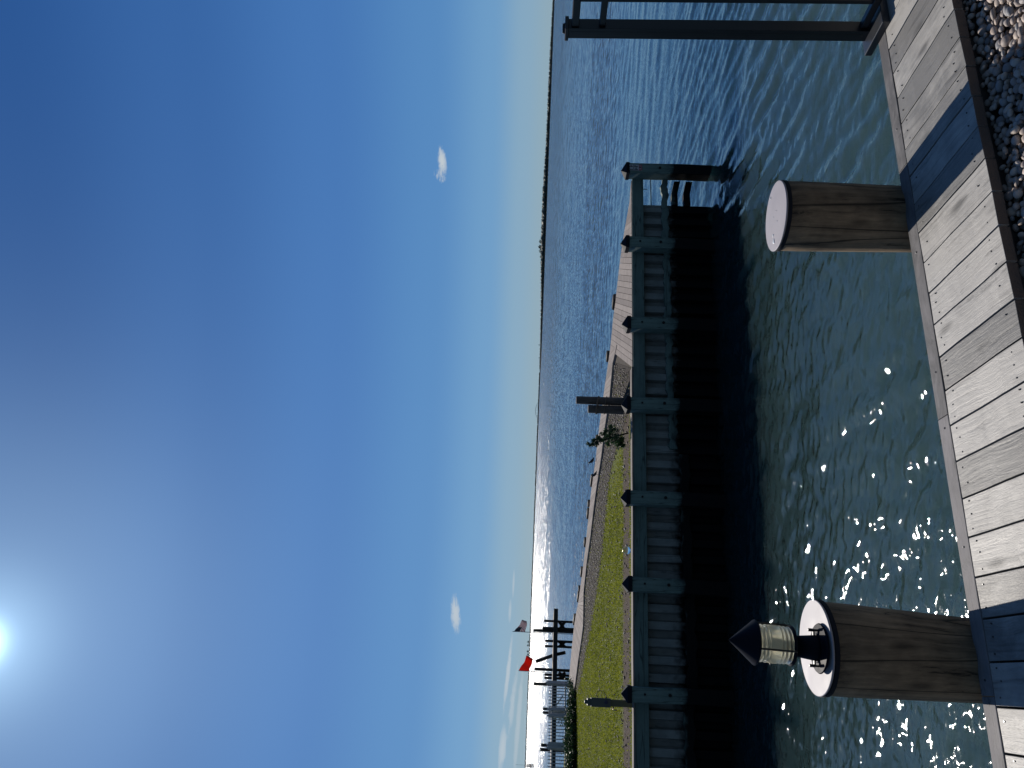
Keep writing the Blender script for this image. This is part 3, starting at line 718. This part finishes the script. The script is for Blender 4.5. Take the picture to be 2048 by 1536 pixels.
def build_grass():
    lr = np.random.default_rng(5)
    ax = np.array([-wd.x, -wd.y]); ay = np.array([-ax[1], ax[0]]); W0 = np.array(WA[:2])
    poly = [tuple(wall(wall_s(740), .21)[:2])] + [tuple(p[:2]) for p in inner[1:]] + [(-20, 31), tuple(wall(WLEN, .21)[:2])]
    N = 420000; P = np.stack([lr.uniform(-20, 1, N), lr.uniform(10, 31, N)], -1); P = P[in_poly(P, poly)]
    d = (P-W0) @ ay; s = -(P-W0) @ ax
    # distance from the inner edge of the far walkway
    I = np.array([[p.x, p.y] for p in inner]); dist = np.full(len(P), 1e9)
    for a, b in zip(I, I[1:]):
        ab = b-a; tt = np.clip(((P-a) @ ab)/(ab @ ab), 0, 1); dist = np.minimum(dist, np.linalg.norm(P-a-tt[:, None]*ab, axis=1))
    nz = np.sin(P[:, 0]*1.7+np.sin(P[:, 1]*2.1)*1.3)*.5+np.sin(P[:, 1]*3.3+P[:, 0]*2.4)*.3+np.sin(P[:, 0]*7.1-P[:, 1]*5)*.25
    path = np.clip(1.5-1.5*np.abs((d+.15*nz-1.25)/.62), 0, 1)
    keep_p = np.clip(1-1.7*path, .04, 1)*np.clip((s-4.6+.5*nz)/1.6, 0, 1)*np.clip((dist-.75-.35*nz)/.5, .03, 1)
    keep_p = np.where(d < .5, np.maximum(keep_p, .55*np.clip((s-5)/1, 0, 1)), keep_p)
    keep_p = np.where(in_poly(P+lr.normal(size=P.shape)*.13+np.stack([nz, -nz], -1)*.12, gpoly), .04, np.clip(1-1.7*path, .04, 1)*np.clip((s-4.0+.5*nz)/1.6, 0, 1))
    keep_p *= np.clip(.85+.3*nz, .3, 1)
    P = P[lr.random(len(P)) < keep_p]; n = len(P); P = P[:150000]; n = len(P)
    h = lr.uniform(.012, .040, n)*(1+.5*(lr.random(n) < .05)); wdt = lr.uniform(.006, .013, n); th = lr.uniform(0, 6.28, n)
    lean = lr.normal(size=(n, 2))*.02
    b = np.stack([np.cos(th)*wdt, np.sin(th)*wdt], -1)
    v0 = np.c_[P-b, np.full(n, -.046)]; v1 = np.c_[P+b, np.full(n, -.046)]; v2 = np.c_[P+lean, -.045+h]
    V = np.stack([v0, v1, v2], 1).reshape(-1, 3); Fc = np.arange(3*n).reshape(-1, 3)
    m, t = mat('grass_blade'); isl = t.n('ShaderNodeNewGeometry').outputs['Random Per Island']
    pos = t.n('ShaderNodeNewGeometry').outputs['Position']; big = t.noise(pos, .9, 4, .6); tuft = t.noise(pos, 7, 2, .5)
    c = t.ramp(t.m('ADD', t.m('MULTIPLY', isl, .35), t.m('ADD', t.m('MULTIPLY', tuft, .7), t.m('MULTIPLY_ADD', big, .4, -.22))), ((.15, (.06, .080, .012)), (.5, (.22, .25, .022)), (.85, (.37, .37, .045)), (1, (.36, .28, .10))))
    p = t.n('ShaderNodeBsdfPrincipled', {'Base Color': c, 'Roughness': .6, 'Specular IOR Level': .25})
    tr = t.n('ShaderNodeBsdfTranslucent', {'Color': c}); mx_ = t.n('ShaderNodeMixShader', {0: .4}); t.t.links.new(p.outputs[0], mx_.inputs[1]); t.t.links.new(tr.outputs[0], mx_.inputs[2])
    t.n('ShaderNodeOutputMaterial', {'Surface': mx_.outputs[0]})
    tag(obj('lawn_grass', np_mesh('lawn_grass', V, Fc), m), 'yellow green grass on the spit lawn', 'grass', kind='stuff')
    # gravel strip along the far walkway and on the tip
    N = 60000; P = np.stack([lr.uniform(-14, 2, N), lr.uniform(10, 31, N)], -1); P = P[in_poly(P, poly)]
    s = -(P-W0) @ ax; d = (P-W0) @ ay; dist = np.full(len(P), 1e9)
    for a, b in zip(I, I[1:]):
        ab = b-a; tt = np.clip(((P-a) @ ab)/(ab @ ab), 0, 1); dist = np.minimum(dist, np.linalg.norm(P-a-tt[:, None]*ab, axis=1))
    kp = np.where(in_poly(P+lr.normal(size=P.shape)*.12, gpoly), 1.0, .10)
    P = P[lr.random(len(P)) < kp][:16000]; n = len(P)
    oct_ = np.array([[1,0,0],[0,1,0],[-1,0,0],[0,-1,0],[0,0,1],[0,0,-1]], float)
    of = np.array([[0,1,4],[1,2,4],[2,3,4],[3,0,4],[1,0,5],[2,1,5],[3,2,5],[0,3,5]])
    sz = lr.uniform(.010, .034, n)[:, None, None]*lr.uniform(.6, 1.3, (n, 1, 3)); q = oct_[None]*sz*lr.uniform(.7, 1.2, (n, 6, 1))
    th = lr.uniform(0, 6.28, n); c, s_ = np.cos(th)[:, None], np.sin(th)[:, None]
    q = np.stack([q[..., 0]*c-q[..., 1]*s_, q[..., 0]*s_+q[..., 1]*c, q[..., 2]*.7], -1)
    V = q+np.c_[P, np.full(n, -.038)][:, None]; Fc = (of[None]+6*np.arange(n)[:, None, None]).reshape(-1, 3)
    m, t = mat('gravel'); isl = t.n('ShaderNodeNewGeometry').outputs['Random Per Island']
    c = t.ramp(isl, ((0, (.02, .015, .012)), (.6, (.058, .046, .038)), (.9, (.12, .105, .09)), (.97, (.40, .38, .35))))
    finish(t, c, .7)
    tag(obj('gravel', np_mesh('gravel', V.reshape(-1, 3), Fc), m), 'dark broken gravel along the far walkway', 'gravel', kind='stuff')
build_grass()

# ---------------------------------------------------------------- roped piles on the tip
def timber_pile(name, x, y, r, ztop, lab):
    P = at(x, y); o = empty(name, (P.x, P.y, 0), 0, label=lab, cat='pile', group='roped timber piles')
    bm = bmesh.new(); lathe(bm, ((r*1.02, -.3), (r, 0), (r*.97, ztop*.6), (r*.96, ztop-.01), (r*.9, ztop)), 20, wob=lambda a, z: .02*math.sin(3*a+z))
    obj('pile_shaft', bm, wood('rough_pile_'+name, (.105, .095, .09), (.045, .04, .04), 'Z', .7, .7, 0, .6, cracks=.9), o, True)
    bm = bmesh.new(); lathe(bm, ((r*.9, ztop), (r*.86, ztop+.006)), 20); obj('sawn_top', bm, M_walk, o)
    return P
Pa = timber_pile('timber_pile', 1243, 803.5, .077, .845*1.0, 'tall brown timber pile, taller of the roped pair on the tip')
Pb = timber_pile('timber_pile', 1243, 820.5, .080, .62, 'short brown timber pile roped beside the taller one')
bm = bmesh.new()
for z in (.30, .44, .455):
    cx = (Pa+Pb)/2; d = (Pb-Pa); a = math.atan2(d.y, d.x); pts = []
    for k in range(33):
        t_ = 2*math.pi*k/32; ex_ = d.length/2+.090; pts.append((cx.x+ex_*math.cos(t_)*math.cos(a)-.092*math.sin(t_)*math.sin(a), cx.y+ex_*math.cos(t_)*math.sin(a)+.092*math.sin(t_)*math.cos(a), z+.03*math.sin(t_+1)))
    tube(bm, pts, .007, 6, caps=False)
tag(obj('rope', bm, M_rope, smooth=True), 'thin rope looped around the two timber piles', 'rope')

# ---------------------------------------------------------------- foliage helper
def foliage_mat(name, lo, hi, tr=.3):
    m, t = mat(name); isl = t.n('ShaderNodeNewGeometry').outputs['Random Per Island']
    c = t.ramp(isl, ((0, lo), (1, hi)))
    p = t.n('ShaderNodeBsdfPrincipled', {'Base Color': c, 'Roughness': .55}); q = t.n('ShaderNodeBsdfTranslucent', {'Color': c})
    mx_ = t.n('ShaderNodeMixShader', {0: tr}); t.t.links.new(p.outputs[0], mx_.inputs[1]); t.t.links.new(q.outputs[0], mx_.inputs[2])
    t.n('ShaderNodeOutputMaterial', {'Surface': mx_.outputs[0]})
    return m
def leaves(centers, sig, n, size, seed, aspect=2.2):
    lr = np.random.default_rng(seed); C = np.array(centers, float); k = lr.integers(0, len(C), n)
    s = np.array(sig)[k] if np.ndim(sig) else np.full(n, sig)
    P = C[k]+lr.normal(size=(n, 3))*s[:, None]
    a = lr.normal(size=(n, 3)); a /= np.linalg.norm(a, axis=1)[:, None]; b = np.cross(a, lr.normal(size=(n, 3))); b /= np.linalg.norm(b, axis=1)[:, None]
    L = (lr.uniform(.6, 1.3, n)*size)[:, None]
    V = np.stack([P-a*L*aspect/2, P+b*L/2, P+a*L*aspect/2, P-b*L/2], 1).reshape(-1, 3)
    return V, np.arange(4*n).reshape(-1, 4)
M_leaf = foliage_mat('small_tree_leaves', (.010, .035, .014), (.03, .085, .03))
def small_tree():
    P = at(1257, 867); base = Vector((P.x, P.y, -.05)); o = empty('small_tree', base, 0, label='small dark green windswept tree on the lawn', cat='tree')
    def T(x, y): q = atY(x, y, P.y+.02); return q-base
    A = [T(1257,866), T(1244,869), T(1233,872), T(1222,876), T(1205,881), T(1190,886), T(1178,890)]
    bm = bmesh.new(); tube(bm, A, [.013, .012, .011, .010, .008, .006, .003], 8)
    for a, b in (((1240,870), (1246,888)), ((1236,871), (1238,855)), ((1225,875), (1230,892)), ((1222,876), (1216,858)), ((1212,879),(1209,866))):
        p, q = T(*a), T(*b); q.y += random.uniform(-.12, .12); tube(bm, [p, (p+q)/2+Vector((0, 0, .01)), q], [.007, .005, .002], 6)
    obj('trunk', bm, M_dark_pile, o, True)
    lr = random.Random(3); cs = []; sg = []
    for (x, y, r) in ((1244,888,5),(1240,882,5),(1236,890,5),(1236,876,6),(1230,885,6),(1229,870,6),(1228,860,5),(1222,880,6),(1220,868,6),(1222,856,4),(1213,874,5),(1211,862,4),(1207,882,4),(1214,888,3),(1200,880,3.5),(1194,886,3),(1188,882,2.5),(1184,890,3),(1178,889,2.5),(1205,868,3),(1198,874,2.5),(1243,878,4),(1246,893,3)):
        for _ in range(3):
            q = T(x+lr.uniform(-3, 3), y+lr.uniform(-3, 3)); q.y += lr.gauss(0, .09); cs.append(q[:]); sg.append(r*.0046)
    V, Fc = leaves(cs, sg, 5200, .013, 4, 2.6)
    obj('crown', np_mesh('crown', V, Fc), M_leaf, o)
small_tree()

# ---------------------------------------------------------------- birds, globe, pedestal
def bird(x, y, hgt, face, lab):
    P = at(x, y); o = empty('seabird', (P.x, P.y, .0), face, label=lab, cat='bird', group='dark birds on the walkway')
    bm = bmesh.new(); k = hgt/.25
    pts = [(-.15, 0, .075), (-.09, 0, .09), (-.03, 0, .115), (.035, 0, .155), (.065, 0, .195), (.078, 0, .225), (.105, 0, .228), (.135, 0, .222)]
    rad = [.006, .022, .044, .046, .028, .024, .016, .003]
    tube(bm, [Vector(p)*k for p in pts], [r*k for r in rad], 12); obj('body', bm, M_bird, o, True)
    for s in (-1, 1):
        bm = bmesh.new(); tube(bm, [Vector((.0, s*.018, .10))*k, Vector((.008, s*.018, .04))*k, Vector((0, s*.018, .004))*k, Vector((.03, s*.02, .003))*k], .004*k, 6); obj('leg', bm, M_bird, o)
bird(1192, 922, .20, R(150), 'dark bird standing on the far walkway, nearer the small tree')
bird(1197, 949, .17, R(160), 'dark bird standing on the far walkway, left of the other bird')

P = at(1257, 1101); g = empty('glass_globe', (P.x, P.y, -.040), 0, label='small clear glass globe lying by the cap board', cat='globe')
m, t = mat('clear_glass'); q = t.n('ShaderNodeBsdfPrincipled', {'Base Color': (.9, .97, .95, 1), 'Roughness': .02, 'IOR': 1.45, 'Transmission Weight': 1.0}); t.n('ShaderNodeOutputMaterial', {'Surface': q.outputs[0]})
bm = bmesh.new(); lathe(bm, [(max(.002, .062*math.sin(math.pi*i/16)), .062-.062*math.cos(math.pi*i/16)) for i in range(17)], 32); obj('globe', bm, m, g, True)
bm = bmesh.new(); lathe(bm, ((.03, .118), (.034, .122), (.034, .132), (.02, .136)), 24); obj('collar', bm, M_brass, g, True)

def pedestal():
    P = wall(wall_s(1409), .12); o = empty('utility_pedestal', (P.x, P.y, 0), WALL_A, label='olive timber utility pedestal with grey box and wire loop', cat='pedestal')
    bm = bmesh.new(); box(bm, -.047, .047, -.05, .05, -.1, .335); obj('post', bm, M_postolive, o, bevel=.005)
    bm = bmesh.new(); box(bm, -.062, .062, -.075, .045, .33, .62); bx_ = obj('box', bm, M_box, o, bevel=.008)
    bm = bmesh.new(); box(bm, -.05, .05, -.062, .032, .62, .675); lathe(bm, ((.03, .675), (.03, .70), (.02, .715)), 16, (0, -.015, 0)); obj('box_lid', bm, M_box, bx_, bevel=.006)
    bm = bmesh.new(); lathe(bm, ((.022, 0), (.026, .004), (.022, .008)), 16, (0, 0, 0)); bmesh.ops.transform(bm, matrix=Matrix.Translation((.01, -.085, .40)) @ Matrix.Rotation(R(90), 4, 'X'), verts=bm.verts); obj('dial', bm, simple('dial', (.03, .03, .07), .4), bx_)
    bm = bmesh.new(); tube(bm, [(.055, -.02, .41), (.09, -.04, .40), (.14, -.05, .42), (.165, -.05, .48), (.15, -.05, .53), (.10, -.04, .545), (.062, -.02, .52)], .0045, 8); obj('wire_loop', bm, M_bolt, o, True)
    for z in (.525, .395):
        bm = bmesh.new(); tube(bm, [(.058, -.03, z), (.082, -.03, z), (.086, -.03, z-.012)], .008, 8); obj('connector', bm, M_brass, o, True)
    bm = bmesh.new(); tube(bm, [(-.05, -.03, .29), (-.085, -.03, .29), (-.095, -.03, .27), (-.095, -.03, .235)], .011, 8); tube(bm, [(-.075, -.03, .29), (-.075, -.03, .315)], .006, 6); tube(bm, [(-.075, -.05, .318), (-.075, -.01, .318)], .006, 6); obj('spigot', bm, M_brass, o, True)
pedestal()

# ---------------------------------------------------------------- pier, fence, hedge, flags at the left
PY = 49.0
def vpile(bm, x0, x1, y, wpx, Y=PY, zbot=-2.4):
    A = atY(x0, y, Y); B = atY(x1, y, Y) if x1 else Vector((A.x, A.y, zbot)); r = wpx/2*Y/FPX
    tube(bm, [Vector((A.x, A.y, zbot)) if not x1 else B, A], [r*1.05, r], 10)
pr = empty('old_pier', tuple(atY(1110, 1400, PY)*1), 0, label='old dark timber pier with single beam and broken piles', cat='pier')
def ppart(nm, bm, m=M_dark_pile):
    bmesh.ops.translate(bm, verts=bm.verts, vec=-pr.location); return obj(nm, bm, m, pr)
A, B = atY(1111, 1226.5, PY), atY(1109.5, 1600, PY-6); bm = bmesh.new(); d = (B-A); a = math.atan2(d.y, d.x)
box(bm, 0, d.length, -.9, .9, -.13, .13, Matrix.Translation(A) @ Matrix.Rotation(a, 4, 'Z')); ppart('deck_beam', bm)
for (xt, y, wpx) in ((1088,1241.5,4.5),(1067,1260.5,5.5),(1085,1256,5.5),(1090.5,1281.5,4.8),(1089.5,1292,4.5),(1069,1338,5.5),(1089,1349,5),(1089,1355.5,5),(1067.5,1367.5,5.5),(1086,1417.5,5),(1086,1425,5),(1082,1490,6),(1080,1499,6)):
    bm = bmesh.new(); vpile(bm, xt, None, y, wpx, PY-1.2 if y > 1300 else PY-.95); ppart('pier_pile', bm)
for (a_, b_) in (((1072,1323),(1106,1311)), ((1112,1309),(1131,1305))):
    bm = bmesh.new(); A, B = atY(*a_, PY-1), atY(*b_, PY-1); tube(bm, [A, B], .078*S, 8); ppart('leaning_pile', bm)
for y0, y1 in ((1243, 1260), (1283, 1294), (1345, 1358)):
    bm = bmesh.new(); Y = PY-.9
    tube(bm, [atY(1118, y0, Y), atY(1130, y1, Y)], .10, 6); tube(bm, [atY(1118, y1, Y), atY(1130, y0, Y)], .10, 6); ppart('cross_brace', bm)

def flag(x0, x1, ybase, tip, lab, kind):
    # pole at row ybase; cloth blown to the right
    Y = PY+2; bot = atY(x1, ybase, Y); top = atY(x0-2, ybase, Y)
    o = empty('flag_pole', (bot.x, bot.y, WATER), 0, label=lab+' pole', cat='flagpole')
    bm = bmesh.new(); tube(bm, [(0, 0, -1), (0, 0, top.z-WATER)], .022, 8); obj('pole', bm, M_fence, o)
    f = empty(kind, (bot.x, bot.y, bot.z), 0, label=lab, cat='flag')
    return o, f, bot, Y
def cloth(parent, name, pts4, Y, origin, m, nx=22, ny=14, amp=.10, quad=(0, 1, 0, 1)):
    a, b, c, d = [atY(*p, Y) for p in pts4]     # hoist top, hoist bottom, fly bottom, fly top
    V = []
    for j in range(ny+1):
        for i in range(nx+1):
            u = quad[0]+(quad[1]-quad[0])*i/nx; v = quad[2]+(quad[3]-quad[2])*j/ny
            p = a.lerp(b, v).lerp(d.lerp(c, v), u)
            p.y += amp*math.sin(u*9+v*2)*u; p.z += .05*math.sin(u*7+1)*u
            V.append(p-origin)
    F_ = [(j*(nx+1)+i, j*(nx+1)+i+1, (j+1)*(nx+1)+i+1, (j+1)*(nx+1)+i) for j in range(ny) for i in range(nx)]
    o = obj(name, np_mesh(name, [v[:] for v in V], F_), m, parent, True); sd = o.modifiers.new('thick', 'SOLIDIFY'); sd.thickness = .008
    return o
def flags():
    def cm(name, c):
        m, t = mat(name); p = t.n('ShaderNodeBsdfPrincipled', {'Base Color': (*c, 1), 'Roughness': .8}); q = t.n('ShaderNodeBsdfTranslucent', {'Color': (*c, 1)})
        mm = t.n('ShaderNodeMixShader', {0: .45}); t.t.links.new(p.outputs[0], mm.inputs[1]); t.t.links.new(q.outputs[0], mm.inputs[2]); t.n('ShaderNodeOutputMaterial', {'Surface': mm.outputs[0]}); return m
    red, white, blue, plain = cm('flag_red', (.45, .02, .03)), cm('flag_white', (.8, .8, .85)), cm('flag_blue', (.008, .012, .045)), cm('flag_orange_red', (.80, .07, .03))
    o, f, bot, Y = flag(1027, 1050, 1264, 0, 'american flag on a thin pole above the pier', 'striped_flag')
    o['label'] = 'thin pole flying the striped flag'
    q = ((1027.5, 1263.5), (1050, 1263.5), (1055, 1241), (1046, 1240))
    for k in range(13):
        v0, v1 = k/13, (k+1)/13; m = red if k % 2 == 0 else white
        cloth(f, 'red_stripe' if k % 2 == 0 else 'white_stripe', q, Y, bot, m, 16, 1, .12, (.42 if k < 7 else 0, 1, v0, v1))
    cloth(f, 'blue_canton', q, Y, bot, blue, 10, 6, .12, (0, .42, 0, 7/13))
    # a few rows of stars
    bm = bmesh.new(); a, b, c, d = [atY(*p, Y-.03) for p in q]
    for r in range(5):
        for s_ in range(6):
            u, v = .42*(s_+.6)/6.4, 7/13*(r+.5)/5; p = a.lerp(b, v).lerp(d.lerp(c, v), u)-bot
            p.y += .12*math.sin(u*9+v*2)*u-.02; p.z += .05*math.sin(u*7+1)*u
            vs = [bm.verts.new(p+Vector((math.cos(R(90+36*k))*(.022 if k % 2 == 0 else .009), 0, math.sin(R(90+36*k))*(.022 if k % 2 == 0 else .009)))) for k in range(10)]
            bm.faces.new(vs)
    obj('stars', bm, white, f)['kind'] = 'stuff'
    o, f, bot, Y = flag(1039, 1058, 1342.5, 0, 'plain red flag blowing above the pier', 'red_flag')
    o['label'] = 'thin pole flying the plain red flag'
    cloth(f, 'cloth', ((1037.5, 1340.5), (1057, 1342.5), (1067.5, 1316), (1055, 1311)), Y, bot, plain, 24, 14, .14)
flags()

def fence():
    A, B = at(1141, 1366), at(1143.5, 1536); d = B-A; a = math.atan2(d.y, d.x); L = d.length*1.5; k = 1.0
    o = empty('picket_railing', tuple(A), a, label='grey picket railing above the hedge at the lawn end', cat='railing')
    z1, z0, zt = .665, .20, .79
    for nm, z in (('top_rail', z1), ('bottom_rail', z0)):
        bm = bmesh.new(); box(bm, 0, L, -.02, .02, z-.025, z+.025); obj(nm, bm, M_fence, o)
    step = d.length/26; x = step
    while x < L:
        bm = bmesh.new(); box(bm, x-.012, x+.012, -.012, .012, .10, zt); lathe(bm, ((.010, zt), (.002, zt+.03)), 6, (x, 0, 0)); obj('picket', bm, M_fence, o); x += step
    for f in (0.01, .345, .42, .76, .79, 1.1):
        x = d.length*f; bm = bmesh.new(); q = .055; box(bm, x-q, x+q, -q, q, -.1, .80 if f > .1 else .86); lathe(bm, ((q*.9, .80 if f > .1 else .86), (.01, .86 if f > .1 else .95)), 4, (x, 0, 0)); obj('fence_post', bm, M_fence, o)
    bm = bmesh.new(); x0, x1 = d.length*.25, d.length*.345; tube(bm, [(x0-.25, .02, .28), (x1, .02, .62)], .02, 6); obj('brace', bm, M_fence, o)
    bm = bmesh.new(); box(bm, -.1, d.length*.33, -.25, .1, -.10, .05); obj('base_slab', bm, M_dark_pile, o)
fence()
M_hedge = foliage_mat('hedge_leaves', (.008, .025, .008), (.03, .07, .02))
def hedge():
    lr = random.Random(8); A, B = at(1150, 1395), at(1152, 1640); base = A.copy(); base.z = -.05
    o = empty('low_hedge', base, 0, label='low dark hedge below the picket railing', cat='hedge')
    cs = []; sg = []
    for i in range(120):
        f = i/119; p = A.lerp(B, f)-base; h = .10+.12*lr.random()+(.12 if f > .2 else 0)
        for _ in range(4): cs.append((p.x+lr.gauss(0, .15), p.y+lr.gauss(0, .25)+.2, lr.uniform(.03, h))); sg.append(.06)
    V, Fc = leaves(cs, sg, 16000, .035, 6, 2.0); obj('foliage', np_mesh('foliage', V, Fc), M_hedge, o)
    bm = bmesh.new()
    for i in range(0, 120, 4):
        p = A.lerp(B, i/119)-base; tube(bm, [p+Vector((0, .2, 0)), p+Vector((lr.gauss(0, .05), .2, .2))], .012, 6)
    obj('stems', bm, M_dark_pile, o)
    for (x, y, n, lab) in ((1143, 1374, 500, 'small scrubby bush at the end of the far walkway'), (1128, 1434, 450, 'small bush standing behind the picket railing')):
        P = at(1146, y); q = empty('bush', (P.x, P.y, -.05), 0, label=lab, cat='bush')
        tz = .25 if n == 500 else .75
        if n != 500: q.location = (at(1141, y).x, at(1141, y).y, -.05)
        V, Fc = leaves([(lr.gauss(0, .1), lr.gauss(0, .1), lr.uniform(.05, tz)) for _ in range(18)], .07, n, .03, n, 2); obj('foliage', np_mesh('foliage', V, Fc), M_hedge, q)
        bm = bmesh.new(); tube(bm, [(0, 0, 0), (.01, 0, tz*.9)], .012, 6); obj('stem', bm, M_dark_pile, q)
hedge()

# ---------------------------------------------------------------- far shore
SD = 2100.0
def hz(y):  # horizon column in picture
    return 1106.9 - (y)*57/1536
def far_shore():
    lr = np.random.default_rng(9)
    def X(y): return ray(hz(y), y).x
    m, t = mat('far_land'); pos = t.n('ShaderNodeNewGeometry').outputs['Position']; n = t.noise(pos, .01, 3)
    finish(t, t.mix(n, (.20, .18, .15), (.28, .24, .19)), 1, spec=0)
    bm = bmesh.new()
    prism(bm, [(X(-500)*SD, SD), (X(700)*SD, SD), (X(700)*SD-50, SD+200), (X(-500)*SD, SD+200)][::-1], -4, 1.0)
    prism(bm, [(X(690)*SD*1.7, SD*1.7), (X(2000)*SD*1.7, SD*1.7), (X(2000)*SD*1.7, SD*1.8), (X(690)*SD*1.7, SD*1.8)][::-1], -4, 1.0)
    tag(obj('far_shore', bm, m), kind='structure', label='low sandy far shore on the horizon', cat='shore')
    bm = bmesh.new(); bmesh.ops.create_icosphere(bm, subdivisions=1, radius=1); base = np.array([v.co[:] for v in bm.verts]); fc = np.array([[v.index for v in f.verts] for f in bm.faces]); bm.free()
    Vs, Fs = [], []
    ys = np.concatenate([lr.uniform(-200, 700, 2600), lr.uniform(690, 1700, 1300)])
    for y in ys:
        D = SD+lr.uniform(8, 60) if y < 695 else SD*1.7+lr.uniform(10, 60)
        hpx = np.interp(y, [-200, 0, 120, 280, 380, 440, 520, 600, 690, 691, 900, 1500, 1700], [3, 3, 5, 6, 9, 9, 8, 4.5, 2.5, 2.2, 2.2, 1.6, 1.6])
        h = hpx/FPX*D*lr.uniform(.55, 1.0); r = h*lr.uniform(.35, .6)
        q = base*np.array([r*1.3, r, h*.5])*lr.uniform(.8, 1.2, (len(base), 1))+np.array([X(y)*D, D, .5+h*.5])
        Vs.append(q); Fs.append(fc+len(base)*(len(Vs)-1))
    tag(obj('far_woods', np_mesh('far_woods', np.concatenate(Vs), np.concatenate(Fs)), foliage_mat('far_leaves', (.10, .13, .12), (.15, .18, .15))), 'low dark line of woods along the far shore', 'woods', kind='stuff')  # leaf colour paled and greyed to paint in the distance haze
    M_far = foliage_mat('far_tree_leaves', (.035, .055, .04), (.06, .085, .055))
    names = [(474, 8.5, 'right end of'), (484, 11, 'second from the right in'), (494, 12.5, 'tallest, in the middle of'), (504, 10.5, 'second from the left in'), (513, 8.5, 'left end of')]
    for y, hpx, lab in names:
        D = SD+70; h = hpx/FPX*D; o = empty('far_tree', (X(y)*D, D, .5), 0, label='far shore tree, '+lab+' the tall clump', cat='tree', group='tall clump of trees on the far shore')
        bm = bmesh.new(); tube(bm, [(0, 0, 0), (lr.normal()*.4, 0, h*.75)], [.5, .2], 6); obj('trunk', bm, M_dark_pile, o)
        V, Fc = leaves([(lr.normal()*2.6, lr.normal()*2, h*lr.uniform(.4, .95)) for _ in range(16)], 1.0, 700, 1.1, int(y), 1.6); obj('crown', np_mesh('crown', V, Fc), M_far, o)
    for y, hpx, lab in ((1284, 4, 'right of the row of four'), (1291, 5, 'second from the right'), (1303, 5, 'third from the right'), (1309, 4, 'leftmost, nearest the red flag')):
        D = SD*1.7; h = hpx/FPX*D; o = empty('far_tree', (X(y)*D, D, .5), 0, label='tiny horizon tree between the flags, '+lab, cat='tree', group='lone trees on the horizon between the flags')
        bm = bmesh.new(); tube(bm, [(0, 0, 0), (0, 0, h*.75)], [.7, .4], 6); obj('trunk', bm, M_dark_pile, o)
        V, Fc = leaves([(lr.normal()*1.5, 0, h*lr.uniform(.6, .95)) for _ in range(8)], 1.2, 300, 1.5, int(y), 1.6); obj('crown', np_mesh('crown', V, Fc), M_far, o)
    # distant markers, bridge
    M_fm = simple('far_metal', (.12, .14, .16), .7)
    for y, hpx, D, lab in ((690, 6.5, 1500, 'thin channel marker on the horizon, larger of two'), (716, 5, 1800, 'faint thin channel marker left of the larger one')):
        o = empty('channel_marker', (X(y)*D, D, WATER), 0, label=lab, cat='marker'); h = hpx/FPX*D
        bm = bmesh.new(); tube(bm, [(0, 0, -2), (0, 0, h+EYE)], .35, 6); obj('mast', bm, M_fm, o)
        bm = bmesh.new(); box(bm, -.9, .9, -.3, .3, h*.75, h*.75+1.4); obj('day_board', bm, M_fm, o)
    D = SD*1.65; o = empty('arch_bridge', (X(821)*D, D, 0), 0, label='faint arched bridge far away on the horizon', cat='bridge')
    bm = bmesh.new(); hw = 17/FPX*D; tube(bm, [(hw*u, 0, 2+5.5/FPX*D*(1-u*u)) for u in [i/10-1 for i in range(21)]], .8, 6); obj('arch', bm, M_fm, o)
    bm = bmesh.new(); box(bm, -hw*1.3, hw*1.3, -5, 5, 1.5, 3.2); obj('road_deck', bm, M_fm, o)
    for u in (-.6, -.3, 0, .3, .6):
        bm = bmesh.new(); tube(bm, [(hw*u, 0, 2), (hw*u, 0, 2+5.5/FPX*D*(1-u*u))], .3, 6); obj('hanger', bm, M_fm, o)
    D = 260; o = empty('channel_beacon', (ray(1052, 1531).x*D, D, WATER), 0, label='dark pile beacon with thin mast at the left of the horizon', cat='beacon')
    for dx in (-.3, .35):
        bm = bmesh.new(); tube(bm, [(dx, 0, -2), (dx*.8, 0, 2.55)], .17, 8); obj('beacon_pile', bm, M_dark_pile, o)
    bm = bmesh.new(); box(bm, -.45, .45, -.3, .3, .9, 1.25); obj('platform', bm, M_dark_pile, o)
    bm = bmesh.new(); tube(bm, [(.1, 0, 1.2), (.1, 0, 6.2)], .03, 6); obj('mast', bm, M_dark_pile, o)
far_shore()
